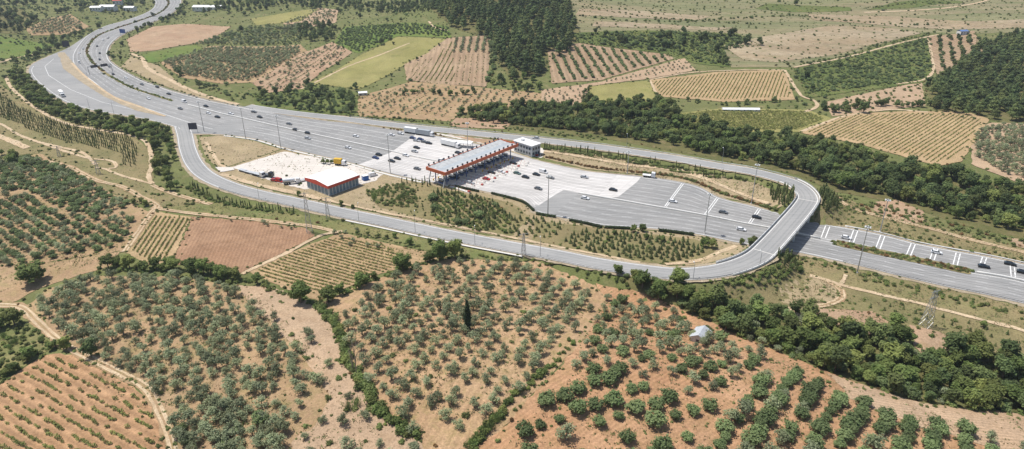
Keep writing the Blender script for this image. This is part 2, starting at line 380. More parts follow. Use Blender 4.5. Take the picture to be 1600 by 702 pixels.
# ================================================================== roads
def loft(name, A, B, mat, z, nc=8, parent=None):
    f = np.linspace(0, 1, nc); V = A[:,None,:]*(1-f)[None,:,None]+B[:,None,:]*f[None,:,None]
    V = np.concatenate([V, np.full(V.shape[:2]+(1,), z)], 2).reshape(-1, 3); n = len(A)
    a = (np.arange(n-1)[:,None]*nc+np.arange(nc-1)).ravel()
    o = link(name, mesh_np(name, V, np.stack([a, a+1, a+nc+1, a+nc], 1)[:,::-1], [mat]), parent)
    if not parent: tag(o, kind='structure')
    return o
highway = loft('highway', HR, HL, 'asphalt', 0.0)
# kerb lines / gravel verge either side
ribbon('road_verge', HR, 3.2, 'gravel_verge', -.06, False, z=0, jit=.5)
ribbon('road_verge', HL[8*NS:], 4.0, 'gravel_verge', -.06, False, z=0, jit=.6)
ramp_road = ribbon('ramp_road', RC, RW*2, 'ramp_asphalt', .03, False)
ribbon('ramp_verge', RC[:BI0+2], RW*2+3.2, 'gravel_verge', -.07, False, jit=.4)
ribbon('ramp_verge', RC[BI1-2:], RW*2+2.6, 'gravel_verge', -.07, False, jit=.4)

def plane_poly(name, P, mat, z, parent=None):
    W = np.array([pz(p[0], p[1], 0) for p in P]); return sheet(name, W, mat, z, 0, 12.0, True, 0.0, parent)[0]
tag(plane_poly('toll_plaza', [(652,208.5),(697,216),(740,225),(800,239),(834,250),(880,261),(920,269),(960,273),(1004,277.5),(961,312),(928,306.5),(879,297),(836,325),(819,312),(800,307),(718,290.5),(663,282.5),(605,269),(560,257),(610,239)], 'concrete', .02), kind='structure')
# ------------------------------------------------------------------ painted lines
def lane(a, b, s0, s1, f, A, B):
    i0, i1 = int(s0*NS), int(s1*NS)
    return A[i0:i1+1]*(1-f)+B[i0:i1+1]*f
LINES = []      # (polyline, width, dash, gap, z)
def add_line(C, wd=.28, dash=None, gap=0, z=.035): LINES.append((np.asarray(C), wd, dash, gap, z))
for s0, s1, n in ((0, 16, 3), (35, 41, 3)):
    for k in range(1, n+1):
        f = .06+.88*k/(n+.6)
        add_line(lane(0, 0, s0, s1, f, HR, HM), .3, 4, 7); add_line(lane(0, 0, s0, s1, f, HE, HM), .3, 4, 7)
for A in (HR, HE):
    add_line(lane(0, 0, 0, 16, .06, A, HM), .35); add_line(lane(0, 0, 35, 41, .06, A, HM), .35); add_line(lane(0, 0, 0, 12, .93, A, HM), .3); add_line(lane(0, 0, 35, 41, .93, A, HM), .3)
for k in range(1, 8):
    add_line(lane(0, 0, 16, 23.2, k/8, HR, HM), .3, *( (None, 0) if k % 2 == 0 else (5, 5)))
for k in range(1, 7): add_line(lane(0, 0, 17, 23.2, k/7, HL, HM), .3, *((None, 0) if k in (3, 5) else (5, 5)))
for k in range(1, 7): add_line(lane(0, 0, 27.5, 34.5, k/7, HR, HM), .25, 6, 3)
for k in range(1, 5): add_line(lane(0, 0, 27.5, 34.5, k/5, HL, HM), .28, 5, 5)
add_line(lane(0, 0, 27, 35, .04, HL, HM), .3); add_line(lane(0, 0, 29, 35, .05, HR, HM), .3)
for s in (30.4, 31.9, 33.2):                       # cross lines on the exit side
    for d in (0, .07):
        i = int((s+d)*NS*1.0); t = (s+d)*NS-i; A = HR[i]*(1-t)+HR[i+1]*t; B = HM[i]*(1-t)+HM[i+1]*t
        add_line(np.array([A+(B-A)*.04, A+(B-A)*.93]), .4)
for x0, y0, x1, y1 in ((1290,353,1283,371),(1334,359,1327,378),(1376,368,1368,389),(1424,380,1416,399),(1459,388,1453,405),(1494,395,1489,414),(1535,402,1530,417),(1578,411,1580,432)):
    for d in (0, 6.5): add_line(np.array([pz(x0+d, y0+d*.2), pz(x1+d, y1+d*.2)]), .42)
# apron exit arrows lines
add_line(lane(0, 0, 9, 15.5, .06, HL, HE), .3); add_line(np.array([pz(*q) for q in ((84,92),(70,104),(76,118),(110,140),(160,160),(215,173),(258,182))]), .3)
def build_lines(lines, parent, name='lane_marking', mat='paint', zf=None):
    Vs, Fs = [], []; b = 0
    for C, wd, dash, gap, z in lines:
        C = resample(C, 1.5 if dash is None else 1.0); T = np.gradient(C[:,:2], axis=0); T /= np.hypot(T[:,0], T[:,1])[:,None]+1e-9
        N = np.stack([-T[:,1], T[:,0]], 1)*wd/2
        zz = C[:,2] if C.shape[1] > 2 else np.zeros(len(C))
        L = np.column_stack([C[:,:2]+N, zz+z]); Q = np.column_stack([C[:,:2]-N, zz+z]); n = len(C)
        V = np.stack([L, Q], 1).reshape(-1, 3); i = np.arange(n-1)
        if dash: i = i[(i % (dash+gap)) < dash]
        Fs.append(np.stack([2*i+1, 2*i+3, 2*i+2, 2*i], 1)+b); Vs.append(V); b += len(V)
    return link(name, mesh_np(name, np.vstack(Vs), np.vstack(Fs), [mat]), parent)
tag(build_lines([x for x in LINES if not x[2]], highway), kind='stuff'); tag(build_lines([x for x in LINES if x[2]], highway, 'lane_dashes', 'worn_paint'), kind='stuff')
TR = []; TC = []
for A, n, s0, s1 in ((HR, 3, 0, 16), (HE, 3, 0, 16), (HR, 3, 35, 41), (HL, 3, 35, 41), (HR, 7, 27.5, 35), (HL, 5, 27.5, 35), (HR, 8, 16, 23), (HL, 7, 17, 23)):
    for k in range(n):
        f = .06+.88*(k+.5)/(n+.6) if n == 3 else (k+.5)/n
        for d in (-.85, .85):
            C = lane(0, 0, s0, s1, f, A, HM); W_ = np.hypot(*(HM[int(s0*NS)+4]-A[int(s0*NS)+4])); g_ = d/max(W_, 6)
            if rnd.random() < .85: TR.append((lane(0, 0, s0, s1, min(max(f+g_, .02), .97), A, HM), rnd.uniform(.5, .95), None, 0, .012))
for A, n in ((HR, 8), (HL, 7)):
    for k in range(n):
        for d in (-.04, .04): TC.append((lane(0, 0, 21.6, 28.2, min(.97, max(.06, (k+.5)/n+d)), A, HM), rnd.uniform(.5, 1.1), None, 0, .028))
tag(build_lines(TR, highway, 'tyre_tracks', 'track_asphalt'), kind='stuff')
tp = inpoly
def clip_tracks(lines, poly):
    out = []
    for C, wd, a_, b_, z in lines:
        C = resample(C, 2.0); m = inpoly(C[:,0], C[:,1], poly); i = np.flatnonzero(m)
        if len(i) > 4: out.append((C[i[0]:i[-1]+1], wd, a_, b_, z))
    return out
PZW = np.array([pz(*t_) for t_ in ((652,208.5),(740,225),(834,250),(920,269),(1004,277.5),(961,312),(879,297),(836,325),(800,307),(718,290.5),(605,269),(560,257),(610,239))])
tag(build_lines(clip_tracks(TC, PZW), highway, 'tyre_tracks', 'track_concrete'), kind='stuff')
RT = np.gradient(RC[:,:2], axis=0); RT /= np.hypot(RT[:,0], RT[:,1])[:,None]; RN = np.stack([-RT[:,1], RT[:,0]], 1)
def roff(d, i0=0, i1=None): return np.column_stack([RC[:,:2]+RN*d, RC[:,2]])[i0:i1]
tag(build_lines([(roff(4.3), .25, None, 0, .045), (roff(-4.3), .25, None, 0, .045)], ramp_road), kind='stuff')
tag(build_lines([(roff(d), .7, None, 0, .037) for d in (-2.9, -1.3, 1.3, 2.9)], ramp_road, 'tyre_tracks', 'track_ramp'), kind='stuff')
# bridge expansion joints
for k in (BI0+1, BI1-1): build_lines([(np.array([roff(-4.8)[k], roff(4.8)[k]]), .5, None, 0, .06)], ramp_road, 'expansion_joint', 'kerb')

# ------------------------------------------------------------------ bridge
br = empty('road_bridge', (*RC[(BI0+BI1)//2][:2], 0)); br.location = (0, 0, 0)
tag(br, 'curved concrete ramp bridge crossing over the motorway beside the toll plaza', 'bridge')
i0, i1 = BI0-1, BI1+2
D = roff(0, i0, i1); D[:,2] -= .55
strip_solid(D, 10.9, .5, 'deck_slab', 'barrier', br)
for d in (-3.6, -1.2, 1.2, 3.6):
    G = roff(d, i0, i1); G[:,2] -= 1.75; strip_solid(G, .7, 1.19, 'girder', 'barrier', br)
for d in (-5.35, 5.35):
    o = strip_solid(roff(d, i0-14, i1+16)+np.array([0, 0, -.12]), .35, .95, 'parapet', 'barrier', br)
    strip_solid(roff(d, i0-14, i1+16)+np.array([0, 0, 1.2]), .12, .1, 'handrail', 'steel', br)
    q = roff(d, i0-14, i1+16); mb = MB()
    for k in range(0, len(q), 2): mb.box(q[k][0]-.06, q[k][0]+.06, q[k][1]-.06, q[k][1]+.06, q[k][2]+.8, q[k][2]+1.22)
    tag(mb.build('rail_posts', 'steel', br), kind='stuff')
nb = i1-i0
for t in (.24, .5, .75):                             # pier rows: verge, median, verge
    k = int(i0+nb*t); mb = MB()
    c = RC[k]; n2 = RN[k]; t2 = RT[k]; z = c[2]-1.75
    P = [(c[0]+n2[0]*a+t2[0]*b, c[1]+n2[1]*a+t2[1]*b) for a, b in ((-5, -.6), (5, -.6), (5, .6), (-5, .6))]
    mb.hexa([(x, y, z-1.0) for x, y in P]+[(x, y, z+.01) for x, y in P]); cap = mb.build('pier_cap', 'barrier', br)
    for a in (-3.4, 0, 3.4):
        mb = MB(); mb.tube((c[0]+n2[0]*a, c[1]+n2[1]*a, -.2), (c[0]+n2[0]*a, c[1]+n2[1]*a, z-1.0), .55, n=10); mb.build('pier', 'barrier', br)
for k, sgn in ((i0, -1), (i1-1, 1)):                    # abutments and wing walls
    c = RC[k]; n2 = RN[k]; t2 = RT[k]*sgn
    mb = MB(); P = [(c[0]+n2[0]*a+t2[0]*b, c[1]+n2[1]*a+t2[1]*b) for a, b in ((-5.6, -.4), (5.6, -.4), (5.6, 1.0), (-5.6, 1.0))]
    if sgn > 0: P = P[::-1]
    mb.hexa([(x, y, -.3) for x, y in P]+[(x, y, c[2]-.56) for x, y in P]); mb.build('abutment', 'barrier', br)
    for a in (-5.4, 5.4):
        e = np.array([[c[0]+n2[0]*a, c[1]+n2[1]*a, -.2], [c[0]+n2[0]*a+t2[0]*7, c[1]+n2[1]*a+t2[1]*7, -.2]])
        strip_solid(e, .4, c[2]-.2, 'wing_wall', 'barrier', br)
# centre barrier of the plaza and motorway, guard rails
def rail(C2, name, label, z=0, h=.85, wd=.5, mat='barrier', off=0, group=None):
    C = resample(C2, 4.0); C = np.column_stack([C[:,:2], (C[:,2] if C.shape[1] > 2 else 0*C[:,0])+z])
    if mat == 'barrier':
        return tag(strip_solid(C, wd, h, name, mat, None, off), label, 'barrier')
    e = empty(name, (0, 0, 0)); strip_solid(C+np.array([0, 0, h-.3]), .1, .32, 'rail', mat, e, off); mb = MB()
    for p in C: mb.box(p[0]-.06, p[0]+.06, p[1]-.06, p[1]+.06, p[2]-.25, p[2]+h-.3)
    tag(mb.build('posts', mat, e), kind='stuff'); tag(e, label, 'guard rail', group); return e
rail(HM[int(13.4*NS):int(23.0*NS)], 'median_barrier', 'pale concrete barrier between the two directions left of the toll canopy')
rail(HM[int(27.5*NS):int(35.4*NS)], 'median_barrier', 'pale concrete barrier between the two directions right of the toll canopy')
rail(HM[int(38.3*NS):], 'median_barrier', 'concrete barrier at the right picture edge beyond the planted median')
rail(HR[int(0*NS):int(15*NS)], 'guard_rail', 'steel guard rail on the outer far side of the motorway bend', mat='steel', wd=.2)
rail(HR[int(35.6*NS):], 'guard_rail', 'steel guard rail on the far edge of the motorway right of the bridge', mat='steel')
rail(HL[int(35.8*NS):], 'guard_rail', 'steel guard rail on the near edge of the motorway right of the bridge', mat='steel')
rail(roff(-5.2, 5*NS, BI0-13), 'guard_rail', 'steel guard rail along the near side of the lower ramp', mat='steel') if roff(-5.2)[8*NS][1] < roff(5.2)[8*NS][1] else rail(roff(5.2, 5*NS, BI0-13), 'guard_rail', 'steel guard rail along the near side of the lower ramp', mat='steel')
rail(roff(5.2 if roff(5.2)[30*NS][1] > roff(-5.2)[30*NS][1] else -5.2, BI1+16, -4*NS), 'guard_rail', 'steel guard rail along the far side of the upper ramp', mat='steel')

# ================================================================== fields, verges, paths (draped sheets)
def furrow(p, q, per, st=.5): return (wdir(p, q), per, st)
earth('vineyard_soil', (.42,.265,.17), (.46,.30,.20), (.36,.225,.14), furrow=furrow((117,622),(200,667), 3.0, .5))
earth('ploughed_soil', (.32,.20,.14), (.37,.24,.17), (.27,.165,.11), furrow=furrow((300,400),(330,345), 1.6, .28))
earth('orchard_soil', (.425,.29,.195), (.46,.325,.225), (.32,.255,.14), contrast=.7, furrow=furrow((640,600),(760,470), 2.2, .2))
earth('fig_soil', (.45,.27,.175), (.49,.315,.215), (.35,.235,.14), contrast=.8, furrow=furrow((1180,690),(1330,590), 1.5, .24))
earth('pale_tilled', (.47,.34,.25), (.50,.375,.285), (.42,.30,.21), furrow=furrow((1450,650),(1600,668), 1.4, .28))
earth('mid_vine_soil', (.41,.295,.195), (.44,.325,.215), (.36,.27,.165), furrow=furrow((420,430),(520,458), 2.7, .25))
earth('gold_soil', (.43,.315,.205), (.46,.345,.23), (.35,.28,.16))
earth('yellow_grass', (.28,.265,.12), (.32,.295,.145), (.23,.235,.10), big=.03, mid=.1)
earth('far_pink', (.36,.26,.19), (.40,.30,.225), (.28,.22,.14), big=.02, mid=.08, furrow=furrow((690,130),(700,70), 4.5, .35))
earth('crop_green', (.13,.19,.06), (.17,.21,.075), (.22,.215,.09), big=.02, mid=.1)
earth('scrub_green', (.11,.145,.055), (.15,.175,.07), (.21,.19,.10), big=.02, mid=.1)

FIELDS = [
 # name, material, lift, polygon in picture coordinates
 ('vineyard', 'vineyard_soil', .16, [(-90,660),(0,605),(10,598),(52,567),(79,555),(124,557),(165,577),(207,608),(234,627),(258,680),(268,760),(-120,760)]),
 ('orchard', 'tan_soil', .12, [(42,478),(75,452),(150,432),(270,432),(330,440),(372,452),(430,470),(490,520),(540,580),(590,650),(650,690),(660,760),(275,760),(262,660),(240,615),(190,580),(140,555),(95,520)]),
 ('bare_strip', 'bare_soil', .24, [(368,448),(420,448),(470,468),(502,488),(528,530),(545,575),(572,620),(610,655),(655,690),(690,760),(470,760),(455,690),(500,660),(520,620),(478,560),(425,502)]),
 ('orchard', 'orchard_soil', .14, [(500,476),(556,450),(640,416),(705,405),(830,408),(930,446),(950,470),(905,535),(866,580),(815,630),(790,665),(730,700),(640,700),(600,650),(566,600),(535,540),(515,500)]),
 ('fig_orchard', 'fig_soil', .13, [(930,444),(1000,458),(1060,481),(1180,537),(1300,585),(1440,632),(1640,650),(1700,780),(720,780),(735,702),(795,665),(818,630),(870,580),(908,535),(950,470)]),
 ('tilled_strip', 'pale_tilled', .24, [(1290,584),(1440,630),(1700,645),(1720,740),(1560,700),(1440,668),(1330,625)]),
 ('vineyard', 'mid_vine_soil', .14, [(385,424),(440,400),(513,372),(533,364),(605,380),(701,401),(650,412),(600,428),(547,450),(500,470),(440,448)]),
 ('ploughed_field', 'ploughed_soil', .16, [(267,411),(301,338),(400,346),(480,356),(496,369),(440,398),(378,427),(308,421)]),
 ('vineyard', 'gold_soil', .15, [(195,393),(237,330),(300,338),(266,411),(230,414)]),
 ('orchard', 'tan_soil', .12, [(-80,262),(0,250),(60,240),(120,268),(150,290),(215,324),(235,335),(190,392),(120,402),(60,412),(-80,430)]),
 ('bare_ground', 'tan_soil', .13, [(-80,432),(60,412),(190,392),(180,412),(120,432),(60,452),(30,470),(-80,478)]),
 ('thicket_ground', 'green_grass', .13, [(-80,478),(20,482),(60,512),(78,545),(50,565),(8,596),(-80,640)]),
 ('meadow', 'meadow', .12, [(-60,120),(0,130),(40,160),(110,190),(200,205),(236,235),(240,290),(330,318),(240,326),(150,292),(120,268),(60,240),(0,245),(-60,240)]),
 ('grass_strip', 'green_grass', .12, [(225,322),(300,305),(340,313),(460,334),(560,352),(660,372),(740,388),(820,400),(900,415),(830,408),(700,402),(600,378),(533,362),(480,352),(400,343),(300,334)]),
 # inside the loop
 ('dry_grass_plot', 'dry_grass', .10, [(312,214),(345,212),(398,220),(440,233),(400,248),(352,262),(335,258),(318,240)]),
 ('island_grass', 'dry_grass', .08, [(322,226),(352,262),(440,234),(500,246),(544,256),(605,273),(663,286),(718,294),(800,311),(818,316),(835,334),(892,347),(940,357),(1029,362),(1084,369),(1142,381),(1168,386),(1150,404),(1100,413),(1050,416),(930,401),(800,375),(667,350),(560,327),(470,308),(400,292),(345,270)]),
 ('yard', 'yard_concrete', .16, [(361,262),(445,237),(500,247),(545,257),(598,272),(588,282),(560,290),(540,288),(478,296),(430,285),(395,275)]),
 ('plantation_ground', 'meadow', .14, [(575,300),(650,284),(700,296),(800,318),(828,340),(800,370),(670,345),(590,325)]),
 ('plantation_ground', 'meadow', .16, [(835,345),(900,352),(985,362),(1084,374),(1120,385),(1100,405),(1040,413),(930,398),(830,376)]),
 # strip between plaza and upper ramp
 ('dry_strip', 'dry_grass', .10, [(846,233),(900,237),(1000,252),(1110,272),(1180,284),(1232,300),(1236,316),(1205,328),(1176,320),(1125,306),(1090,288),(1005,273),(920,265),(850,248)]),
 ('service_pad', 'yard_concrete', .12, [(640,203),(700,211),(760,218),(800,224),(850,233),(845,248),(800,237),(740,222),(697,213)]),
 ('dry_strip', 'pink_soil', .14, [(700,211.5),(790,221),(800,226),(770,229),(735,220)]),
 ('median_island', 'gravel_verge', .30, [(90,83),(100,82),(113,97),(137,122),(178,151),(219,166),(260,182),(255,183),(212,173),(164,152),(126,128),(99,108)]),
 # right foreground below the motorway
 ('meadow', 'meadow', .10, [(1110,442),(1200,418),(1246,399),(1340,420),(1473,451),(1542,466),(1700,505),(1700,600),(1600,560),(1500,545),(1440,520),(1380,492),(1300,480),(1225,483),(1150,470)]),
 ('grass_patch', 'dry_grass', .16, [(1215,452),(1262,430),(1290,436),(1318,455),(1310,468),(1270,478),(1222,474)]),
 ('bare_patch', 'pink_soil', .2, [(1222,484),(1300,482),(1370,488),(1392,505),(1380,530),(1330,520),(1290,512),(1230,500)]),
 ('bare_patch', 'pink_soil', .2, [(1420,508),(1470,520),(1490,535),(1470,556),(1450,570),(1432,548)]),
 # right, beyond the motorway
 ('verge_meadow', 'meadow', .10, [(1282,296),(1340,318),(1450,348),(1600,388),(1700,412),(1700,428),(1600,408),(1440,378),(1340,358),(1285,346),(1260,320)]),
 ('bare_patch', 'pink_soil', .16, [(1368,316),(1400,312),(1440,330),(1446,346),(1420,352),(1380,340),(1362,328)]),
 ('bare_patch', 'pink_soil', .16, [(1570,372),(1640,378),(1640,396),(1590,386)]),
 ('wood_ground', 'wood_floor', .10, [(720,176),(800,166),(900,166),(1010,158),(1050,182),(1150,206),(1300,225),(1440,268),(1700,315),(1700,395),(1600,375),(1500,352),(1400,318),(1300,300),(1250,275),(1150,255),(1040,235),(950,218),(850,208),(740,194)]),
 ('wood_ground', 'wood_floor', .10, [(960,424),(1010,430),(1100,462),(1220,490),(1300,514),(1380,532),(1440,566),(1520,552),(1700,580),(1700,652),(1440,634),(1300,588),(1180,540),(1060,482),(985,455)]),
 ('vineyard', 'gold_soil', .3, [(1250,208),(1330,178),(1420,174),(1510,175),(1546,186),(1500,252),(1462,260),(1400,242),(1330,223)]),
 ('vineyard', 'yellow_grass', .3, [(1045,180),(1130,170),(1260,172),(1300,186),(1248,207),(1160,208),(1080,198)]),
 ('vineyard', 'gold_soil', .3, [(1015,125),(1120,113),(1225,110),(1240,156),(1130,160),(1030,152)]),
 ('field', 'yellow_grass', .3, [(920,136),(1014,126),(1026,160),(922,169)]),
 ('orchard', 'bare_soil', .3, [(845,141),(900,134),(940,128),(1070,90),(1088,110),(1014,124),(918,136),(918,168),(848,168)]),
 ('orchard', 'far_pink', .3, [(855,80),(905,68),(960,76),(1040,85),(1055,92),(1000,108),(940,126),(862,131)]),
 ('wood_ground', 'wood_floor', .2, [(680,-6),(860,-6),(895,30),(906,52),(884,92),(857,88),(852,118),(800,128),(778,100),(764,62),(705,42),(676,18)]),
 ('scrub_ground_band', 'scrub_green', .3, [(895,52),(1000,48),(1150,52),(1190,72),(1130,78),(1142,106),(1085,100),(1040,84),(960,75),(905,68)]),
 ('hillside', 'hill_grass', .16, [(870,-20),(1750,-20),(1750,60),(1560,52),(1440,52),(1330,84),(1240,106),(1140,106),(1130,78),(1190,72),(1150,52),(1000,48),(905,52),(890,25)]),
 ('hillside_patch', 'hill_soil', .34, [(1130,72),(1190,58),(1300,40),(1400,45),(1440,52),(1380,66),(1290,88),(1210,98),(1160,94)]),
 ('hillside_patch', 'hill_soil', .36, [(905,14),(1010,18),(1110,26),(1090,32),(980,28),(900,24)]),
 ('hillside_patch', 'hill_soil', .36, [(930,34),(1060,40),(1150,44),(1120,48),(1000,44),(925,42)]),
 ('hillside_patch', 'hill_soil', .36, [(1260,22),(1400,26),(1520,34),(1640,30),(1640,44),(1500,46),(1380,40),(1270,32)]),
 ('hillside_patch', 'scrub_green', .36, [(1355,16),(1400,4),(1500,2),(1510,6),(1420,14)]),
 ('hillside_patch', 'scrub_green', .34, [(1200,6),(1330,12),(1330,18),(1240,20),(1180,14)]),
 ('scrub_ground_band', 'scrub_green', .3, [(1240,108),(1330,86),(1450,56),(1458,118),(1440,130),(1380,138),(1262,154)]),
 ('orchard', 'far_pink', .32, [(1448,58),(1520,48),(1538,82),(1500,108),(1462,118)]),
 ('wood_ground', 'wood_floor', .2, [(1446,140),(1530,74),(1580,52),(1720,60),(1720,200),(1600,198),(1520,182),(1460,176)]),
 ('orchard', 'bare_soil', .28, [(1516,215),(1545,192),(1720,200),(1720,300),(1600,290),(1520,258)]),
 ('slope', 'bare_soil', .2, [(1290,160),(1380,140),(1440,128),(1448,165),(1300,182)]),
 # left background
 ('orchard', 'tan_soil', .26, [(248,98),(330,72),(470,70),(482,82),(395,130),(345,132),(285,122)]),
 ('orchard', 'pink_soil', .28, [(394,131),(470,84),(520,66),(552,82),(505,112),(470,140),(420,146)]),
 ('field', 'yellow_grass', .28, [(470,136),(560,88),(620,58),(696,62),(668,84),(628,104),(560,140),(500,132)]),
 ('vineyard', 'far_pink', .28, [(630,100),(664,84),(700,60),(768,55),(760,136),(690,132),(636,126)]),
 ('field', 'crop_green', .24, [(520,70),(540,42),(640,36),(700,42),(706,60),(620,57),(560,84)]),
 ('ploughed_field', 'pink_soil', .26, [(198,62),(238,42),(290,38),(362,42),(322,66),(240,80),(205,82)]),
 ('field', 'crop_green', .28, [(222,86),(306,70),(322,80),(250,98),(232,98)]),
 ('field', 'yellow_grass', .26, [(392,30),(450,20),(500,14),(470,34),(400,40)]),
 ('orchard', 'bare_soil', .24, [(440,36),(500,12),(530,16),(526,36),(470,46)]),
 ('slope', 'dry_grass', .2, [(205,88),(250,104),(290,140),(370,166),(300,150),(240,128),(190,104)]),
 ('scrub_ground_band', 'scrub_green', .2, [(395,148),(480,128),(560,146),(552,182),(470,176),(400,168)]),
 ('orchard', 'tan_soil', .22, [(560,150),(640,128),(760,138),(850,146),(848,166),(720,176),(700,190),(560,182)]),
 ('bare_patch', 'pink_soil', .24, [(700,196),(712,184),(760,186),(800,190),(790,202),(720,200)]),
 ('field', 'crop_green', .2, [(-100,64),(30,62),(90,70),(40,90),(-100,104)]),
 ('orchard', 'tan_soil', .24, [(40,46),(70,30),(110,22),(140,42),(110,54),(50,56)]),
 ('wood_ground', 'wood_floor', .16, [(-120,10),(30,14),(60,30),(30,56),(-120,60)]),
]
FW = {}
for k, (nm, mt, lf, P) in enumerate(FIELDS): sheet(nm, P, mt, lf)
PATHS = [
 (3.4, [(-30,478),(30,480),(60,505),(95,535),(140,560),(190,585),(228,606),(248,640),(268,690),(282,760)]),
 (3.0, [(195,394),(215,365),(237,332),(245,322),(215,305),(190,292),(150,282),(110,262),(70,252)]),
 (2.6, [(236,325),(300,334),(400,344),(484,354),(520,362)]),
 (2.2, [(378,429),(440,400),(498,370),(535,362)]),
 (2.6, [(8,118),(20,140),(60,172),(100,192),(150,203),(210,213),(232,228),(237,258),(232,275),(238,288)]),
 (2.2, [(-30,188),(0,194),(40,216),(100,232),(130,240),(150,258)]),
 (2.0, [(60,222),(105,238),(140,248),(175,252),(182,262),(170,264)]),
 (2.0, [(238,288),(190,275),(165,265),(150,262)]),
 (4.5, [(-30,206),(0,214),(30,226),(42,232)]),
 (2.4, [(238,290),(270,303),(330,320)]),
 (4.0, [(204,84),(222,92),(232,108),(270,128),(300,142),(340,156),(372,164)]),
 (3.0, [(1262,292),(1300,308),(1330,325),(1400,345),(1450,357),(1520,376),(1600,395),(1700,420)]),
 (2.0, [(1265,432),(1290,438),(1320,448),(1380,462),(1440,476),(1500,492),(1600,517),(1700,540)]),
 (2.4, [(1290,438),(1308,448),(1316,460),(1306,472),(1275,480),(1225,484)]),
 (1.4, [(1312,446),(1318,436),(1322,430)]),
 (2.6, [(1226,110),(1238,130),(1252,150),(1272,158),(1276,168),(1256,176)]),
 (2.4, [(1250,207),(1290,192),(1320,182),(1390,172),(1450,176)]),
 (2.4, [(1240,106),(1330,88),(1440,60),(1470,54)]),
 (3.4, [(1350,20),(1440,16),(1500,10),(1560,-6)]),
 (2.4, [(1450,62),(1456,90),(1458,112),(1440,126),(1400,132)]),
 (2.0, [(1016,125),(1080,114),(1160,110),(1226,110)]),
 (1.8, [(1016,126),(1022,140),(1030,154)]),
 (2.2, [(670,34),(680,44),(700,48)]),
 (2.0, [(470,140),(540,106),(600,84),(640,68)]),
 (3.0, [(850,237),(900,244),(980,258),(1040,264),(1100,280),(1150,300),(1200,318)]),
 (2.0, [(322,222),(332,240),(345,258),(360,266)]),
 (3.6, [(345,272),(400,289),(470,304),(520,316)]),
 (1.6, [(520,316),(600,333),(700,352),(800,372),(900,392),(1000,411)]),
 (2.2, [(1040,414),(1090,408),(1130,393),(1150,385)]),
 (3.0, [(-40,104),(0,98),(20,92),(60,84)]),
]
for wd, P in PATHS:
    C = catmull(poly_w(P), 6)
    if C[:,1].mean() < 330 and wd > 2.3:           # near tracks: a worn strip with two pale wheel ruts
        ribbon('dirt_path', C, wd+.6, 'tan_soil', .28, True, .35)
        T = np.gradient(C, axis=0); T /= np.hypot(T[:,0], T[:,1])[:,None]+1e-9; N = np.stack([-T[:,1], T[:,0]], 1)
        for s_ in (-.8, .8): ribbon('wheel_rut', C+N*s_, .85, 'dirt_path', .31, True, .12)
        continue
    ribbon('dirt_path', C, wd, 'dirt_path', .36 if C[:,1].mean() > 450 else .3, True, .22)
ribbon('concrete_channel', roff(-6.6 if roff(-5)[8*NS][1] < roff(5)[8*NS][1] else 6.6, int(8.3*NS), int(12.6*NS)), 1.1, 'kerb', .12, False)
ribbon('concrete_channel', HL[int(17.2*NS):int(23.2*NS)]+np.array([0, -2.2]), 1.6, 'kerb', .02, False, z=0)
ribbon('concrete_channel', HR[int(35.6*NS):]+np.array([0, 2.4]), 1.2, 'kerb', .02, False, z=0)
ribbon('pale_edge', catmull(np.array([pz(*t_) for t_ in ((112,99),(137,123),(178,152),(219,167.5),(258,182))]), 6), 2.0, 'dirt_path', .16, False, z=.0)
# access slab from the ramp into the yard
sheet('yard_entrance', [(336,262),(362,262),(368,266),(345,270)], 'yard_concrete', .36, 0)
# ================================================================== plants
def leaf_quads(C, N, size, g):
    """C centres, N normals -> rhombic leaf clumps"""
    n = len(C); N = N/(np.linalg.norm(N, axis=1)[:,None]+1e-9)
    r = g.normal(size=(n, 3)); U = np.cross(N, r); U /= np.linalg.norm(U, axis=1)[:,None]+1e-9; W = np.cross(N, U)
    s = (size*g.uniform(.6, 1.35, n))[:,None]; k = g.uniform(.55, .95, n)[:,None]; bend = N*s*.22
    V = np.stack([C-U*s, C-W*s*k+bend, C+U*s, C+W*s*k+bend], 1).reshape(-1, 3)
    return V, np.arange(4*n).reshape(-1, 4)
ICO = None
def ico():
    global ICO
    if ICO is None:
        bm = bmesh.new(); bmesh.ops.create_icosphere(bm, subdivisions=2, radius=1)
        ICO = (np.array([v.co[:] for v in bm.verts]), np.array([[v.index for v in f.verts] for f in bm.faces])); bm.free()
    return ICO
def crown(lobes, n, size, g, shell=.55, up=.35, core=0.0, mat='broad_leaf', name='crown'):
    """leaf clumps spread through a set of lobes (centre, radii)"""
    L = np.array(lobes, float); vol = L[:,3]*L[:,4]*L[:,5]; pick = g.choice(len(L), n, p=vol/vol.sum())
    d = g.normal(size=(n, 3)); d /= np.linalg.norm(d, axis=1)[:,None]; r = (g.uniform(shell**3, 1.12, n))**(1/3)
    P = L[pick]; C = P[:,:3]+d*P[:,3:6]*r[:,None]
    N = d*.9+g.normal(size=(n, 3))*.55+np.array([0, 0, up]); V, Fq = leaf_quads(C, N, size, g)
    V = V.tolist(); Fs = Fq.tolist()
    if core:
        iv, f = ico()
        for c in L:
            b = len(V); q = iv*(1+.22*np.sin(iv*7+c[:3]))*c[3:6]*core+c[:3]; V += q.tolist()
            Fs += [[b+i for i in t] for t in f]
    me = bpy.data.meshes.new(name); me.from_pydata(V, [], Fs); me.materials.append(MATS[mat]); me.update(); return me
def limbs(spec, mat, name='trunk', n=5):
    mb = MB()
    for a, b, r0, r1 in spec: mb.tube(a, b, r0, r1, n)
    return mb.mesh(name, mat)
def rl(g, a, b): return float(g.uniform(a, b))
KIND = {}
def def_kind(kind, nvar, fn):
    KIND[kind] = [fn(np.random.default_rng(100*len(KIND)+v)) for v in range(nvar)]
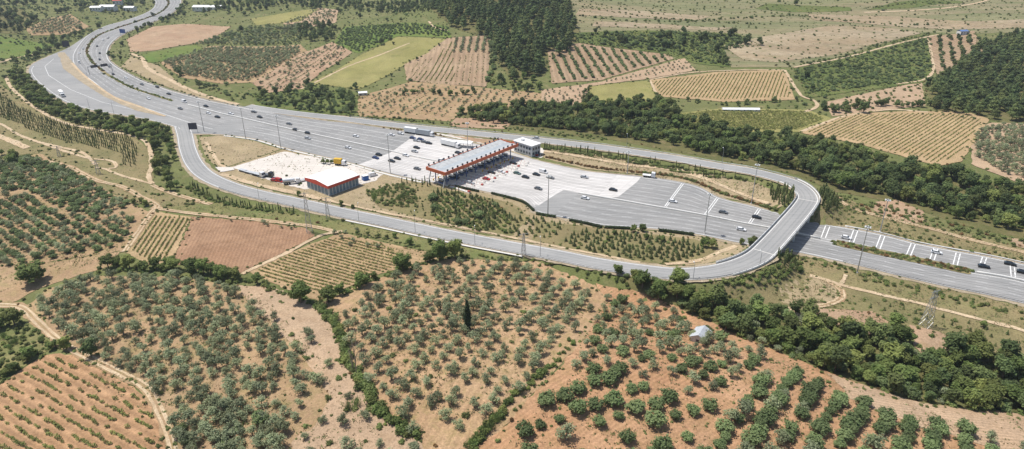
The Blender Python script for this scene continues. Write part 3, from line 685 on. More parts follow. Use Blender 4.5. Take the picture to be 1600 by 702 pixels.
def k_olive(g):
    lobes = []; spec = [((0,0,-.2), (0,0,.9), .26, .2)]
    nl = int(g.integers(4, 8))
    for i in range(nl):
        t = i*6.28/nl+rl(g, -.5, .5); r = rl(g, .6, 1.6); z = rl(g, 1.6, 2.9); q = rl(g, .6, 1.2)
        lobes.append((r*math.cos(t), r*math.sin(t), z, q, q, q*rl(g, .75, 1.0))); spec.append(((0,0,.8), (r*.8*math.cos(t), r*.8*math.sin(t), z), .13, .05))
    lobes.append((rl(g,-.3,.3), rl(g,-.3,.3), 3.1, 1.0, 1.0, .85))
    return crown(lobes, 460, .2, g, .35, .8, .3, 'olive_leaf'), limbs(spec, 'pale_bark')
def k_fig(g):
    lobes = [(0, 0, 1.5, 1.5, 1.5, 1.2)]; spec = [((0,0,-.2), (0,0,.6), .22, .16)]
    for i in range(7):
        t = i*.9+rl(g, -.3, .3); r = rl(g, 1.0, 1.6); z = rl(g, 1.0, 2.0); q = rl(g, .7, 1.05)
        lobes.append((r*math.cos(t), r*math.sin(t), z, q, q, q*.85)); spec.append(((0,0,.4), (r*.7*math.cos(t), r*.7*math.sin(t), z), .1, .04))
    return crown(lobes, 420, .23, g, .6, .9, .55, 'fig_leaf'), limbs(spec, 'pale_bark')
def k_broad(g, mat='broad_leaf', n=900, sz=.33, H=7.0, Rr=2.5):
    lobes = [(0, 0, H*.58, Rr*.8, Rr*.8, H*.26)]; spec = [((0,0,-.4), (0,0,H*.5), .28, .16)]
    for i in range(12):
        t = i*2.4+rl(g, -.35, .35); r = Rr*rl(g, .4, .95); z = H*rl(g, .3, .88)*(1.08-.25*r/Rr); q = Rr*rl(g, .26, .55)
        lobes.append((r*math.cos(t), r*math.sin(t), z, q, q, q*rl(g, .75, 1))); spec.append(((0,0,H*.3), (r*.7*math.cos(t), r*.7*math.sin(t), z), .1, .04))
    return crown(lobes, n, sz, g, .65, 1.0, .6, mat), limbs(spec, 'bark')
def k_pine(g):
    H = 9.0; lobes = []; spec = [((0,0,-.4), (0,0,H*.9), .24, .06)]
    for i in range(9):
        z = H*(.3+.62*i/8); R_ = 2.9*(1-.72*(i/8)**2.2); t = i*2.4
        lobes.append((R_*.3*math.cos(t), R_*.3*math.sin(t), z, R_*.85, R_*.85, 1.0))
    return crown(lobes, 560, .3, g, .72, .8, .66, 'pine_leaf'), limbs(spec, 'bark')
def k_cypress(g):
    H = 10.0; lobes = [(0, 0, H*(.16+.8*i/7), .28+.72*math.sin(math.pi*(.22+.72*i/7))**.8, .28+.72*math.sin(math.pi*(.22+.72*i/7))**.8, 1.1) for i in range(8)]
    return crown(lobes, 480, .26, g, .75, .7, .8, 'cypress_leaf'), limbs([((0,0,-.3), (0,0,2.0), .2, .15)], 'bark')
def k_column(g):
    H = 3.6; lobes = [(0, 0, H*(.2+.7*i/4), .38-.05*i, .38-.05*i, .55) for i in range(5)]
    return crown(lobes, 90, .18, g, .7, .6, .8, 'conifer_leaf'), limbs([((0,0,-.2), (0,0,.7), .06, .05)], 'bark', n=4)
def k_conifer(g):
    H = 2.6; lobes = [(0, 0, H*(.2+.66*i/3), .85*(1-.24*i), .85*(1-.24*i), .45) for i in range(4)]
    return crown(lobes, 130, .19, g, .65, .9, .7, 'conifer_leaf'), limbs([((0,0,-.2), (0,0,.7), .06, .05)], 'bark', n=4)
def k_vine(g):
    lobes = [(rl(g,-.5,.5), rl(g,-.12,.12), rl(g,.35,.75), .42, .36, .34) for _ in range(4)]
    return crown(lobes, 54, .14, g, .4, .9, .0, 'vine_leaf'), limbs([((0,0,-.1), (0,0,.6), .04, .03)], 'bark', n=4)
def k_shrub(g, mat='shrub_leaf'):
    lobes = [(rl(g,-.55,.55), rl(g,-.55,.55), rl(g,.4,.9), rl(g,.45,.75), rl(g,.45,.75), rl(g,.4,.6)) for _ in range(6)]
    return crown(lobes, 170, .17, g, .55, .9, .58, mat), limbs([((0,0,-.15), (0,0,.7), .06, .04)], 'bark', n=4)
def k_reed(g):
    n = 170; C = np.column_stack([g.normal(0, .55, n), g.normal(0, .55, n), g.uniform(.3, 2.6, n)])
    N = np.column_stack([g.normal(size=n), g.normal(size=n), .25*g.normal(size=n)])
    N /= np.linalg.norm(N, axis=1)[:,None]; U = np.array([0, 0, 1.])+g.normal(0, .22, (n, 3)); W = np.cross(N, U); W /= np.linalg.norm(W, axis=1)[:,None]
    V = np.stack([C-U*.55, C-W*.07, C+U*.55, C+W*.07], 1).reshape(-1, 3)
    me = mesh_np('crown', V, np.arange(4*n).reshape(-1, 4), ['reed_leaf']); return me, limbs([((.3*i, .2*j, -.1), (.35*i, .25*j, 1.6), .03, .02) for i in (-1, 0, 1) for j in (-1, 1)], 'pale_bark', n=4)
for kd, nv, fn in (('olive_tree', 7, k_olive), ('fig_tree', 5, k_fig), ('broadleaf_tree', 6, k_broad), ('dark_tree', 3, lambda g: k_broad(g, 'pine_leaf', 820, .33, 7.5, 2.6)),
                   ('pine_tree', 3, k_pine), ('cypress_tree', 2, k_cypress), ('columnar_conifer', 3, k_column), ('young_conifer', 3, k_conifer), ('grapevine', 4, k_vine),
                   ('shrub', 4, k_shrub), ('rust_shrub', 3, lambda g: k_shrub(g, 'rust_leaf')), ('reed_clump', 2, k_reed), ('green_bush', 3, lambda g: k_shrub(g, 'broad_leaf'))):
    def_kind(kd, nv, fn)
LOOK = {'olive_tree': ('grey-green olive tree', 'tree'), 'fig_tree': ('round green fig tree', 'tree'), 'broadleaf_tree': ('dense green broadleaf tree', 'tree'),
        'dark_tree': ('dark green bushy oak', 'tree'), 'pine_tree': ('dark green pine', 'tree'), 'cypress_tree': ('narrow dark cypress', 'tree'), 'columnar_conifer': ('slim upright young cypress', 'tree'),
        'young_conifer': ('small cone-shaped young conifer', 'tree'), 'grapevine': ('low leafy grapevine', 'vine'), 'shrub': ('olive-green shrub', 'shrub'),
        'rust_shrub': ('rust-brown shrub', 'shrub'), 'reed_clump': ('pale green reed clump', 'reeds'), 'green_bush': ('deep green bush', 'bush')}
PLACE = {k: [] for k in KIND}       # kind -> list of (x, y, sx, sz, rot, where)
def put(kind, x, y, s, where, sz=None, rot=None):
    PLACE[kind].append((float(x), float(y), float(s), float(sz if sz else s*rnd.uniform(.88, 1.14)), rnd.uniform(0, 6.28) if rot is None else rot, where))
def pickk(mixk):
    r = rnd.random()*sum(w for _, w in mixk)
    for k, w in mixk:
        r -= w
        if r <= 0: return k
    return mixk[-1][0]
def rows(mixk, P, p, q, rowsp, sp, s, where, jit=.25, dens=1.0, world=None, sj=.2, align=False, gaps=0):
    """plants in rows parallel to the picture direction p->q"""
    W = poly_w(P); a = wdir(p, q); ca, sa = math.cos(a), math.sin(a)
    U = W[:,0]*ca+W[:,1]*sa; Vv = -W[:,0]*sa+W[:,1]*ca
    n = 0
    for i, v in enumerate(np.arange(Vv.min(), Vv.max(), rowsp)):
        us = np.arange(U.min()+(i % 2)*sp*.4, U.max(), sp)
        u2 = us+nrg.normal(0, jit*sp*.5, len(us)); v2 = v+nrg.normal(0, jit*rowsp*.3, len(us))
        x = u2*ca-v2*sa; y = u2*sa+v2*ca; m = inpoly(x, y, W)
        ph = rnd.uniform(0, 6.28)
        for xx, yy, uu in zip(x[m], y[m], u2[m]):
            d = dens
            if gaps: d = dens*(1-gaps*(.5+.5*math.sin(uu*.31+ph)*math.sin(uu*.13+v*.2)))
            if rnd.random() > d: continue
            put(pickk(mixk), xx, yy, s*rnd.uniform(1-sj, 1+sj), where, rot=(a+rnd.uniform(-.15, .15)) if align else None)
def wild(mixk, P, n, s, where, mind=0, sj=.3, world=False, thin=0):
    W = np.array(P) if world else poly_w(P); x0, y0 = W.min(0); x1, y1 = W.max(0); k = 0; cell = {}
    X = nrg.uniform(x0, x1, n*25); Y = nrg.uniform(y0, y1, n*25); m = inpoly(X, Y, W)
    for x, y in zip(X[m].tolist(), Y[m].tolist()):
        if k >= n: break
        if thin and rnd.random() < thin*(.5+.5*math.sin(x*.19+1.7*math.sin(y*.11))*math.sin(y*.23+1.3*math.sin(x*.13))): continue
        if mind:
            ci, cj = int(x//mind), int(y//mind)
            if any((x-a)**2+(y-b)**2 < mind*mind for di in (-1, 0, 1) for dj in (-1, 0, 1) for a, b in cell.get((ci+di, cj+dj), ())): continue
            cell.setdefault((ci, cj), []).append((x, y))
        k += 1; put(pickk(mixk), x, y, s*rnd.uniform(1-sj, 1+sj), where)
def along(mixk, L, sp, wid, s, where, sj=.3, world=False):
    C = resample(np.array(L, float)[:,:2] if world else catmull(poly_w(L), 5), sp)
    for x, y in C: put(pickk(mixk), x+rnd.uniform(-wid, wid), y+rnd.uniform(-wid, wid), s*rnd.uniform(1-sj, 1+sj), where)
def one(kind, px, py, s, where, sz=None):
    x, y = P1(px, py); put(kind, x, y, s, where, sz)
O, FG, B, DK, PN, CO, YC, VN, SH, RS, RD, GB = ([(k, 1)] for k in ('olive_tree', 'fig_tree', 'broadleaf_tree', 'dark_tree', 'pine_tree', 'columnar_conifer', 'young_conifer', 'grapevine', 'shrub', 'rust_shrub', 'reed_clump', 'green_bush'))
def isl_in(x, y): return inpoly(x, y, RC[:,:2])
# --- foreground
w_vl = 'in the orange vineyard at the bottom left'
rows(VN, [(-60,650),(4,606),(54,572),(82,560),(122,562),(163,583),(205,615),(228,632),(250,680),(260,740),(-80,740)], (117,622), (200,667), 3.0, 1.35, 1.3, w_vl, .2, .95, align=True, gaps=.62)
w_ol = 'in the dense left foreground orchard'
wild(O, [(50,478),(80,455),(150,436),(270,436),(330,444),(368,458),(415,505),(468,562),(500,600),(470,640),(445,700),(460,740),(285,740),(270,660),(246,615),(196,580),(140,548),(100,518)], 370, 1.0, w_ol, 3.4, .28, thin=.95)
wild([('olive_tree', 2), ('fig_tree', 1)], [(290,700),(280,650),(330,640),(420,650),(440,740),(290,740)], 26, 1.0, w_ol, 3.0)
w_os = 'on the pale strip between foreground orchards'
wild([('olive_tree', 3), ('shrub', 2)], [(425,500),(478,520),(540,600),(590,660),(650,700),(640,740),(460,740),(450,690),(510,640),(480,570)], 34, .85, w_os, 4.5)
w_oc = 'in the orchard around the lone cypress'
rows([('olive_tree', 12), ('shrub', 1)], [(530,490),(565,462),(640,426),(705,410),(828,414),(918,452),(930,475),(890,532),(852,578),(800,625),(770,655),(725,690),(650,685),(605,640),(570,590),(535,520)], (640,600), (760,470), 5.6, 4.6, .95, w_oc, .24, .93, sj=.28)
w_of = 'in the orchard below the tin hut'
rows([('olive_tree', 5), ('fig_tree', 3)], [(945,462),(1000,470),(1060,494),(1120,525),(1180,552),(1220,570),(1130,620),(1040,600),(960,590),(890,580),(915,540)], (960,600), (1120,520), 5.6, 4.8, .98, w_of, .22, .92, sj=.25)
w_ff = 'in the bottom centre fig rows'
rows([('fig_tree', 9), ('olive_tree', 2)], [(875,590),(960,592),(1040,605),(1120,622),(1100,760),(770,760),(800,690),(830,650)], (850,700), (1010,640), 6.8, 5.8, 1.12, w_ff, .25, .85, sj=.32)
w_fr = 'in the fig rows by the tilled strip'
rows([('fig_tree', 6), ('olive_tree', 2)], [(1130,622),(1225,574),(1270,592),(1340,630),(1440,662),(1560,690),(1660,730),(1660,760),(1100,760)], (1268,605), (1215,690), 6.4, 3.3, 1.12, w_fr, .25, .93, sj=.28)
along(SH, [(1000,472),(1060,496),(1180,556),(1300,602)], 9, 1.5, .9, 'at the orchard edge by the gully')
# hedgerows
w_h1 = 'in the hedgerow between orchards'
along([('green_bush', 6), ('shrub', 2)], [(498,478),(515,500),(535,530),(550,575),(575,615),(605,650),(650,685)], 1.0, 1.2, 1.5, w_h1, .4)
for q in ((520,470,.55),(548,560,.36),(505,486,.4)): one('broadleaf_tree', *q, w_h1)
along([('reed_clump', 1), ('shrub', 2)], [(540,640),(570,640),(600,645)], 1.8, 1.2, .95, 'on the pale mound at the foot of the hedgerow')
w_h2 = 'in the hedgerow below the tan vineyard'
along([('green_bush', 4), ('shrub', 2), ('broadleaf_tree', 1)], [(385,436),(440,458),(490,474),(540,458),(590,436),(640,420),(680,408),(720,404)], 2.0, 1.2, 1.05, w_h2, .4)
for q in ((625,424,.55),(668,410,.55),(585,438,.5),(560,452,.42)): one('broadleaf_tree', *q, w_h2)
w_h3 = 'in the hedgerow beside the right orchard'
along(GB, [(735,700),(770,662),(800,622),(830,598),(858,576)], 1.1, 1.0, 1.2, w_h3); along([('green_bush', 2), ('shrub', 1)], [(775,650),(795,632)], 1.6, 1, .95, w_h3)
along(RD, [(730,697),(755,680),(772,662),(782,650)], 1.0, .7, .8, 'in the reed ditch at the bottom centre')
along(GB, [(865,575),(880,552),(893,535)], 2.2, 1, .9, w_h3)
# left
w_tl = 'in the tree line below the red ploughed field'
along([('broadleaf_tree', 1)], [(165,418),(195,418),(235,422),(270,424),(310,430),(352,438),(370,440)], 3.2, 2.2, .8, w_tl, .3); along(GB, [(150,424),(250,428),(370,442)], 2.2, 2.5, 1.2, w_tl)
one('broadleaf_tree', 53, 442, 1.9, 'standing alone on bare ground at the left', 1.3)
one('dark_tree', 143, 558, .85, 'by the bend of the dirt track', 1.0)
w_th = 'in the green thicket at the left edge'
wild([('broadleaf_tree', 1), ('green_bush', 4), ('shrub', 8), ('reed_clump', 3)], [(-40,500),(30,495),(66,520),(80,548),(50,566),(8,600),(-40,620)], 120, .9, w_th, 1.5)
along([('broadleaf_tree', 1)], [(-10,598),(20,580),(50,562),(85,545),(105,545)], 3.4, 1.5, .62, w_th)
w_lo = 'in the left mid-ground orchard rows'
rows([('olive_tree', 2), ('fig_tree', 3)], [(-60,310),(0,300),(60,312),(100,335),(160,340),(215,338),(188,388),(120,398),(60,408),(-60,425)], (10,300), (100,350), 4.6, 3.7, .9, w_lo, .25, .95)
wild([('fig_tree', 3), ('olive_tree', 1)], [(-60,262),(0,252),(55,248),(120,275),(150,294),(205,322),(160,338),(100,328),(50,300),(0,296),(-60,305)], 380, .92, 'in the dense orchard by the left meadow', 2.9)
wild([('broadleaf_tree', 1), ('green_bush', 1)], [(0,236),(30,238),(70,248),(62,262),(20,262),(0,256)], 16, .75, 'at the top corner of the left orchard', 4)
for q in ((228,322,.6),(222,318,.5),(210,320,.5)): one('broadleaf_tree', *q, 'beside the farm track at the corner of the small vineyard')
rows(VN, [(205,390),(242,338),(296,341),(264,406),(232,408)], (206,392), (243,338), 2.2, .95, 1.0, 'in the small vineyard by the ploughed field', .12, .97, align=True)
rows(VN, [(400,424),(445,402),(515,374),(550,372),(600,384),(640,408),(600,424),(547,446),(502,462),(440,444)], (420,430), (520,458), 2.4, .95, .95, 'in the tan mid-ground vineyard', .12, .95, align=True)
rows(VN, [(560,372),(605,383),(695,401),(650,408),(605,398)], (420,430), (520,458), 2.9, 1.5, .7, 'in the tan mid-ground vineyard', .2, .8, align=True)
for q in ((534,373),(548,385),(552,378),(575,386),(590,388),(523,366)): one('olive_tree', *q, .6, 'at the top of the tan mid-ground vineyard')
along(O, [(310,344),(345,346),(400,349),(460,356)], 14, .5, .5, 'along the top edge of the ploughed field')
for q in ((418,354,.45),(440,357,.4),(455,359,.4),(540,365,.5),(558,362,.55)): one('olive_tree', *q, 'along the top edge of the ploughed field')
# grass strip below the ramp
wg = 'on the grass strip below the lower ramp'
for px, py, s in ((558,366,.36),(575,368,.4),(592,371,.4),(605,373,.42),(617,372,.55),(640,383,.75),(672,382,.6),(664,365,.45),(684,370,.6),(692,386,.4)): one('broadleaf_tree', px, py, s*.8, wg)
along([('green_bush', 1), ('shrub', 1)], [(700,396),(760,402),(830,408),(900,418),(960,430),(1000,436)], 2.6, 2.2, .95, wg)
along(SH, [(560,366),(600,376),(650,388)], 2.2, 1.6, .8, wg)
# belt of trees along the apron
w_bt = 'in the tree belt beside the motorway apron'
beltP = [(12,112),(30,108),(52,128),(72,148),(96,164),(130,176),(180,186),(222,192),(262,204),(274,222),(276,250),(262,262),(272,280),(300,296),(296,304),(270,302),(250,282),(240,258),(240,232),(222,218),(190,210),(140,202),(100,190),(60,172),(30,146)]
wild([('broadleaf_tree', 1)], beltP, 210, .78, w_bt, 3.9, .25); wild(GB, beltP, 120, 1.2, w_bt, 2.2)
along([('conifer', 1)] and CO, [(300,290),(320,304),(345,314),(380,322),(420,328),(458,332)], 1.2, 1.0, .8, 'in the dark hedge row beside the lower ramp'); along(GB, [(298,296),(320,308),(345,317),(380,325),(420,331),(458,335)], 1.5, 1.2, 1.0, 'in the dark hedge row beside the lower ramp')
w_pl = 'in the plantation rows on the left meadow'
rows(CO, [(-40,138),(0,146),(26,168),(60,182),(100,197),(150,208),(200,214),(216,232),(214,262),(192,262),(190,242),(150,232),(100,222),(50,206),(20,190),(-40,180)], (40,190), (140,222), 3.4, 2.4, .92, w_pl, .15, .93)
wild(SH, [(0,200),(60,215),(180,250),(230,290),(160,270),(80,245),(0,220)], 30, .8, 'scattered on the left meadow')
along([('shrub', 2), ('broadleaf_tree', 1)], [(66,212),(72,216)], 4, 1, .7, 'on the left meadow below the plantation')
wild([('shrub', 3), ('green_bush', 1)], [(160,275),(240,300),(330,320),(240,324),(180,300)], 26, .8, 'on the grass between the farm tracks')
# --- inside the loop
w_i1 = 'in the pale planting near the red-trimmed shed'
wild([('shrub', 4), ('reed_clump', 1)], [(572,300),(600,290),(625,288),(650,300),(655,325),(600,322),(580,315)], 75, 1.15, w_i1, 2.3)
rows([('shrub', 1), ('young_conifer', 1)], [(620,290),(660,288),(672,342),(630,333)], (640,290), (655,340), 3.4, 3.0, .6, w_i1, .3, .75)
w_i2 = 'in the plantation below the toll canopy'
rows([('young_conifer', 4), ('green_bush', 3), ('fig_tree', .5), ('shrub', 1)], [(672,304),(690,300),(745,308),(770,320),(800,340),(800,368),(740,360),(672,342)], (680,300), (740,355), 3.1, 2.5, 1.2, w_i2, .25, .95)
rows([('rust_shrub', 1), ('young_conifer', 1)], [(720,304),(775,316),(790,332),(745,312)], (680,300), (740,355), 2.6, 2.4, .8, w_i2, .3, .9)
for q in ((628,287),(636,287),(644,285),(650,287),(660,288),(664,284),(668,292),(672,290),(690,303),(706,304),(712,303),(717,303)): one('columnar_conifer', *q, 1.0, 'near the foot of the toll canopy', 1.0)
w_i3 = 'in the sparse planting below the plaza hedge'
rows([('young_conifer', 3), ('shrub', 2)], [(800,342),(835,340),(880,350),(870,376),(800,368)], (820,340), (850,375), 3.2, 2.6, .85, w_i3, .3, .85)
w_i4 = 'in the young conifer plot beside the lower ramp'
rows([('young_conifer', 6), ('shrub', 1)], [(882,372),(910,362),(985,366),(1060,376),(1105,390),(1085,404),(1040,410),(960,402),(885,386)], (900,365), (960,400), 3.3, 2.8, 1.05, w_i4, .25, .93)
for px, py, s in ((990,363,.62),(1004,362,.66),(960,367,.45),(1098,386,.68),(1112,388,.72),(1105,380,.55),(1010,374,.5),(1034,378,.5),(950,376,.4),(1158,382,.45),(960,366,.3)): one('broadleaf_tree', px, py, s, w_i4)
one('dark_tree', 1180, 385, .75, 'beside the near end of the bridge', .7); one('dark_tree', 1172, 384, .6, 'beside the near end of the bridge', .6)
one('cypress_tree', 1168, 392, .55, 'beside the near end of the bridge')
along(SH, [(1130,398),(1150,402),(1110,412)], 3, 1, .5, w_i4)
for px, py, s in ((448,275+1,.3),(467,290,.32),(470,288,.3)): one('shrub', px, py, s*2.5, 'at the near edge of the concrete yard')
for px, py, s in ((505,256,.55),(512,257,.5),(519,256,.45),(467,307,.45),(534,322,.5),(551,326,.35)): one('broadleaf_tree', px, py, s, 'around the red-trimmed shed')
along(RS, [(852,246),(900,257),(940,264),(1000,270)], 1.2, .5, .9, 'in the far plaza edge hedge')
along([('rust_shrub', 1), ('shrub', 1)], [(1000,270),(1050,276),(1090,286),(1125,302),(1176,318),(1215,328)], 1.1, .6, 1.05, 'in the far plaza edge hedge')
along([('rust_shrub', 1), ('shrub', 1)], [(462,184.5),(484,188)], 1.8, .8, .8, 'on the islands beside the plaza lanes')
along([('rust_shrub', 1)], [(510,191),(546,196)], 1.6, 1.2, .85, 'on the islands beside the plaza lanes')
along([('rust_shrub', 1)], [(590,200),(605,202),(668,209),(694,214)], 2.0, 1.0, .9, 'on the islands beside the plaza lanes')
along([('shrub', 2), ('rust_shrub', 1)], [(735,212),(790,219)], 1.6, .9, .9, 'on the strip behind the toll canopy')
rows([('shrub', 3), ('columnar_conifer', 1)], [(848,230),(900,234),(1000,249),(1110,268),(1160,279),(1150,284),(1060,270),(960,250),(850,235)], (900,236), (1000,251), 2.0, 1.5, 1.05, 'in the planted rows beside the upper ramp', .25, .85)
along([('shrub', 1)], [(1160,280),(1190,286),(1225,296)], 1.5, 1.8, .8, 'in the planted rows beside the upper ramp')
wild(CO, [(1203,298),(1225,294),(1238,302),(1238,318),(1222,324),(1204,316)], 46, 1.25, 'inside the far end of the bridge', 1.3)
wild(CO, [(1276,300),(1290,306),(1308,318),(1306,332),(1284,336),(1276,346),(1272,330)], 60, 1.35, 'outside the far end of the bridge', 1.3)
wild([('columnar_conifer', 3), ('green_bush', 1)], [(1214,402),(1228,396),(1250,408),(1250,426),(1236,426),(1216,412)], 34, 1.2, 'at the near end of the bridge', 1.3)
wild([('green_bush', 1), ('shrub', 2)], [(1130,442),(1190,425),(1215,412),(1236,428),(1210,445),(1160,456)], 50, 1.1, 'on the embankment below the bridge', 1.8)
# planted median right of the bridge, median of the bend
MEDR = HM[int(35.55*NS):int(38.25*NS)]
along([('shrub', 3), ('rust_shrub', 1)], MEDR, .32, 2.3, .85, 'in the planted median beyond the bridge', world=True)
along([('green_bush', 1), ('rust_shrub', 1)], HM[int(.2*NS):int(9.4*NS)], 1.8, .9, 1.0, 'in the motorway median on the distant bend', world=True)
along([('green_bush', 1)], HM[int(9.8*NS):int(12.9*NS)], 1.6, .8, .9, 'in the motorway median before the plaza', world=True)
along([('green_bush', 2), ('broadleaf_tree', 1)], [(240,148),(248,151)], 3, .8, .5, 'in the motorway median before the plaza')
along(RS, [(112,98),(116,101)], 2, .5, 1.2, 'on the tan island beside the motorway bend')
# --- right foreground
w_gw = 'in the wooded gully on the right'
gP = [(955,428),(1010,428),(1040,440),(1100,464),(1180,482),(1240,492),(1300,514),(1372,530),(1400,520),(1440,570),(1500,548),(1560,556),(1700,590),(1700,655),(1560,646),(1440,630),(1300,582),(1200,546),(1120,512),(1060,482),(990,455)]
wild([('broadleaf_tree', 6), ('dark_tree', 3), ('fig_tree', 2.5), ('olive_tree', 1)], gP, 300, .95, w_gw, 3.4, .42, thin=.55); wild([('green_bush', 3), ('shrub', 1)], gP, 140, 1.3, w_gw, 2)
for q in ((1068,470,.9),(1000,446,.8),(1030,455,.85),(1160,520,.95),(1250,545,1.05),(1330,575,1.1),(1410,600,1.1),(1500,620,1.15),(1580,630,1.15),(1215,528,1.0),(1450,612,1.05),(1540,622,1.1)): one('broadleaf_tree', *q, w_gw)
wild([('shrub', 4), ('broadleaf_tree', 1)], [(1390,510),(1420,512),(1450,575),(1530,548),(1600,560),(1600,590),(1480,585),(1420,560)], 50, .85, 'on the rough slope above the wooded gully', 2.5)
w_sd = 'among the seedlings on the lower right meadow'
wild(YC, [(1330,470),(1400,480),(1500,502),(1640,535),(1640,560),(1500,530),(1420,500),(1350,482)], 50, .55, w_sd, 4)
along([('shrub', 2), ('green_bush', 1)], [(1252,408),(1300,418),(1380,440),(1450,458),(1520,475),(1620,500)], 1.0, 3.2, .85, 'in the scrub along the motorway verge')
wild(SH, [(1130,455),(1250,440),(1400,470),(1600,515),(1600,550),(1400,490),(1250,480)], 60, .6, 'scattered on the lower right meadow')
one('broadleaf_tree', 1535, 512, .45, 'alone on the lower right meadow'); one('green_bush', 1455, 526, 1.1, 'on the pink bare patch by the lattice mast')
# --- belt beyond the motorway
w_bw = 'in the dark wood beyond the upper ramp'
bP = [(722,178),(800,168),(900,168),(1010,158),(1040,164),(1060,188),(1150,208),(1300,228),(1440,270),(1560,290),(1700,315),(1700,385),(1600,366),(1500,345),(1440,322),(1380,305),(1300,292),(1250,268),(1150,250),(1040,226),(960,214),(850,200),(740,190)]
wild([('dark_tree', 5), ('broadleaf_tree', 3)], bP, 620, 1.0, w_bw, 3.8, .38, thin=.75); wild([('shrub', 4), ('green_bush', 3), ('reed_clump', 1)], bP, 420, 1.35, w_bw, 2.0)
wild([('shrub', 5), ('rust_shrub', 1)], [(1290,300),(1400,325),(1500,352),(1640,385),(1640,400),(1500,368),(1400,342),(1290,312)], 120, 1.0, 'on the rough slope beyond the right track', 2.2)
wild([('shrub', 3)], [(1285,312),(1340,332),(1450,362),(1600,400),(1600,410),(1440,376),(1290,340)], 60, .7, 'on the verge meadow right of the bridge', 2.2)
wild([('shrub', 2), ('green_bush', 1)], [(500,182),(590,186),(700,196),(740,196),(850,210),(960,222),(940,214),(850,204),(700,192),(560,180)], 90, 1.0, 'on the bank behind the upper ramp', 2)
# --- background fields
rows(VN, [(1258,206),(1332,181),(1420,178),(1505,179),(1535,188),(1495,246),(1460,255),(1400,238),(1335,220)], (1378,236), (1470,181), 2.7, 1.3, 1.0, 'in the large golden vineyard on the right', .1, .97, align=True)
rows(VN, [(1055,181),(1130,172),(1258,175),(1290,186),(1246,203),(1162,204),(1085,195)], (1060,182), (1240,202), 2.9, 1.0, 1.2, 'in the yellow-green vineyard beyond the wood', .12, .95, align=True)
rows(VN, [(1020,128),(1120,116),(1222,113),(1236,152),(1130,156),(1034,149)], (1110,120), (1088,150), 2.7, 1.3, 1.05, 'in the golden vineyard on the middle hillside', .1, .97, align=True)
rows(O, [(848,143),(900,136),(938,131),(1066,94),(1080,108),(1014,121),(914,134),(912,164),(852,164)], (860,150), (905,140), 6, 5, .5, 'in the pale young orchard behind the wood', .25, .9)
rows(FG, [(862,82),(905,71),(960,79),(1036,87),(1048,92),(998,106),(940,122),(866,127)], (905,80), (930,120), 8.5, 3.4, .8, 'in the pink hillside orchard by the pine hill', .2, .92)
wild(DK, [(912,120),(922,140),(922,170),(906,170)], 10, .5, 'in the pale young orchard behind the wood', 3)
w_fh = 'in the pine wood on the hill'
wild([('pine_tree', 8), ('dark_tree', 1)], [(680,-30),(862,-30),(894,30),(904,52),(882,90),(857,88),(850,116),(802,126),(780,100),(766,62),(705,42),(678,18)], 1150, 1.2, w_fh, 4.4, .35)
w_sb = 'in the scrub band below the top hillside'
wild([('green_bush', 4), ('fig_tree', 2), ('shrub', 2), ('dark_tree', .4)], [(895,54),(1000,50),(1150,54),(1190,72),(1130,78),(1142,104),(1090,98),(1040,82),(960,74),(905,68)], 1000, .85, w_sb, 2.4, .4)
wild([('shrub', 3), ('green_bush', 2)], [(880,-10),(1700,-10),(1700,50),(1440,52),(1240,106),(1140,80),(1190,60),(1000,46),(905,50)], 800, 1.0, 'scattered over the top right hillside', 2, .5)
for L in ([(900,10),(1000,26),(1100,34),(1200,38)], [(880,22),(1000,34),(1140,30),(1260,24)], [(1230,104),(1300,92),(1380,70),(1460,52)], [(1355,14),(1400,8),(1480,6)], [(1200,20),(1330,34),(1450,40)]):
    along([('green_bush', 2), ('shrub', 1)], L, 5, 3, 1.4, 'in the thin hedge lines of the top right hillside')
wild([('fig_tree', 4), ('green_bush', 3), ('shrub', 1)], [(1244,110),(1330,90),(1446,60),(1452,112),(1436,126),(1380,134),(1264,150)], 1000, .72, 'in the dark scrub field on the right hillside', 2.3)
rows([('dark_tree', 1), ('fig_tree', 2)], [(1452,62),(1515,52),(1532,80),(1500,104),(1464,114)], (1490,60), (1500,105), 9, 4, .7, 'in the rows by the blue-roofed house', .3, .85)
w_fr2 = 'in the pine wood at right'
wild([('pine_tree', 3), ('dark_tree', 2)], [(1448,142),(1500,104),(1530,76),(1580,54),(1680,60),(1680,196),(1600,196),(1522,182),(1464,174)], 480, 1.1, w_fr2, 4.4, .35)
along([('dark_tree', 1)], [(1285,172),(1310,175),(1345,168),(1380,166),(1420,168),(1450,166)], 3.6, 2.5, .8, 'in the tree row above the golden vineyard')
wild([('shrub', 1), ('green_bush', 1)], [(1290,160),(1380,142),(1440,130),(1448,160),(1300,178)], 70, 1.1, 'on the slope above the golden vineyard', 2.5)
rows(O, [(1522,212),(1548,196),(1690,204),(1690,296),(1600,284),(1526,252)], (1540,210), (1600,240), 4.6, 3.6, .85, 'in the orchard at the right edge', .3, .95)
along([('dark_tree', 1), ('fig_tree', 1)], [(1030,156),(1080,160),(1140,164),(1200,160),(1250,158)], 5, 2, .55, 'between the two hillside vineyards')
along([('fig_tree', 1)], [(1440,180),(1480,181),(1520,186)], 6, 1, .5, 'along the top of the golden vineyard')
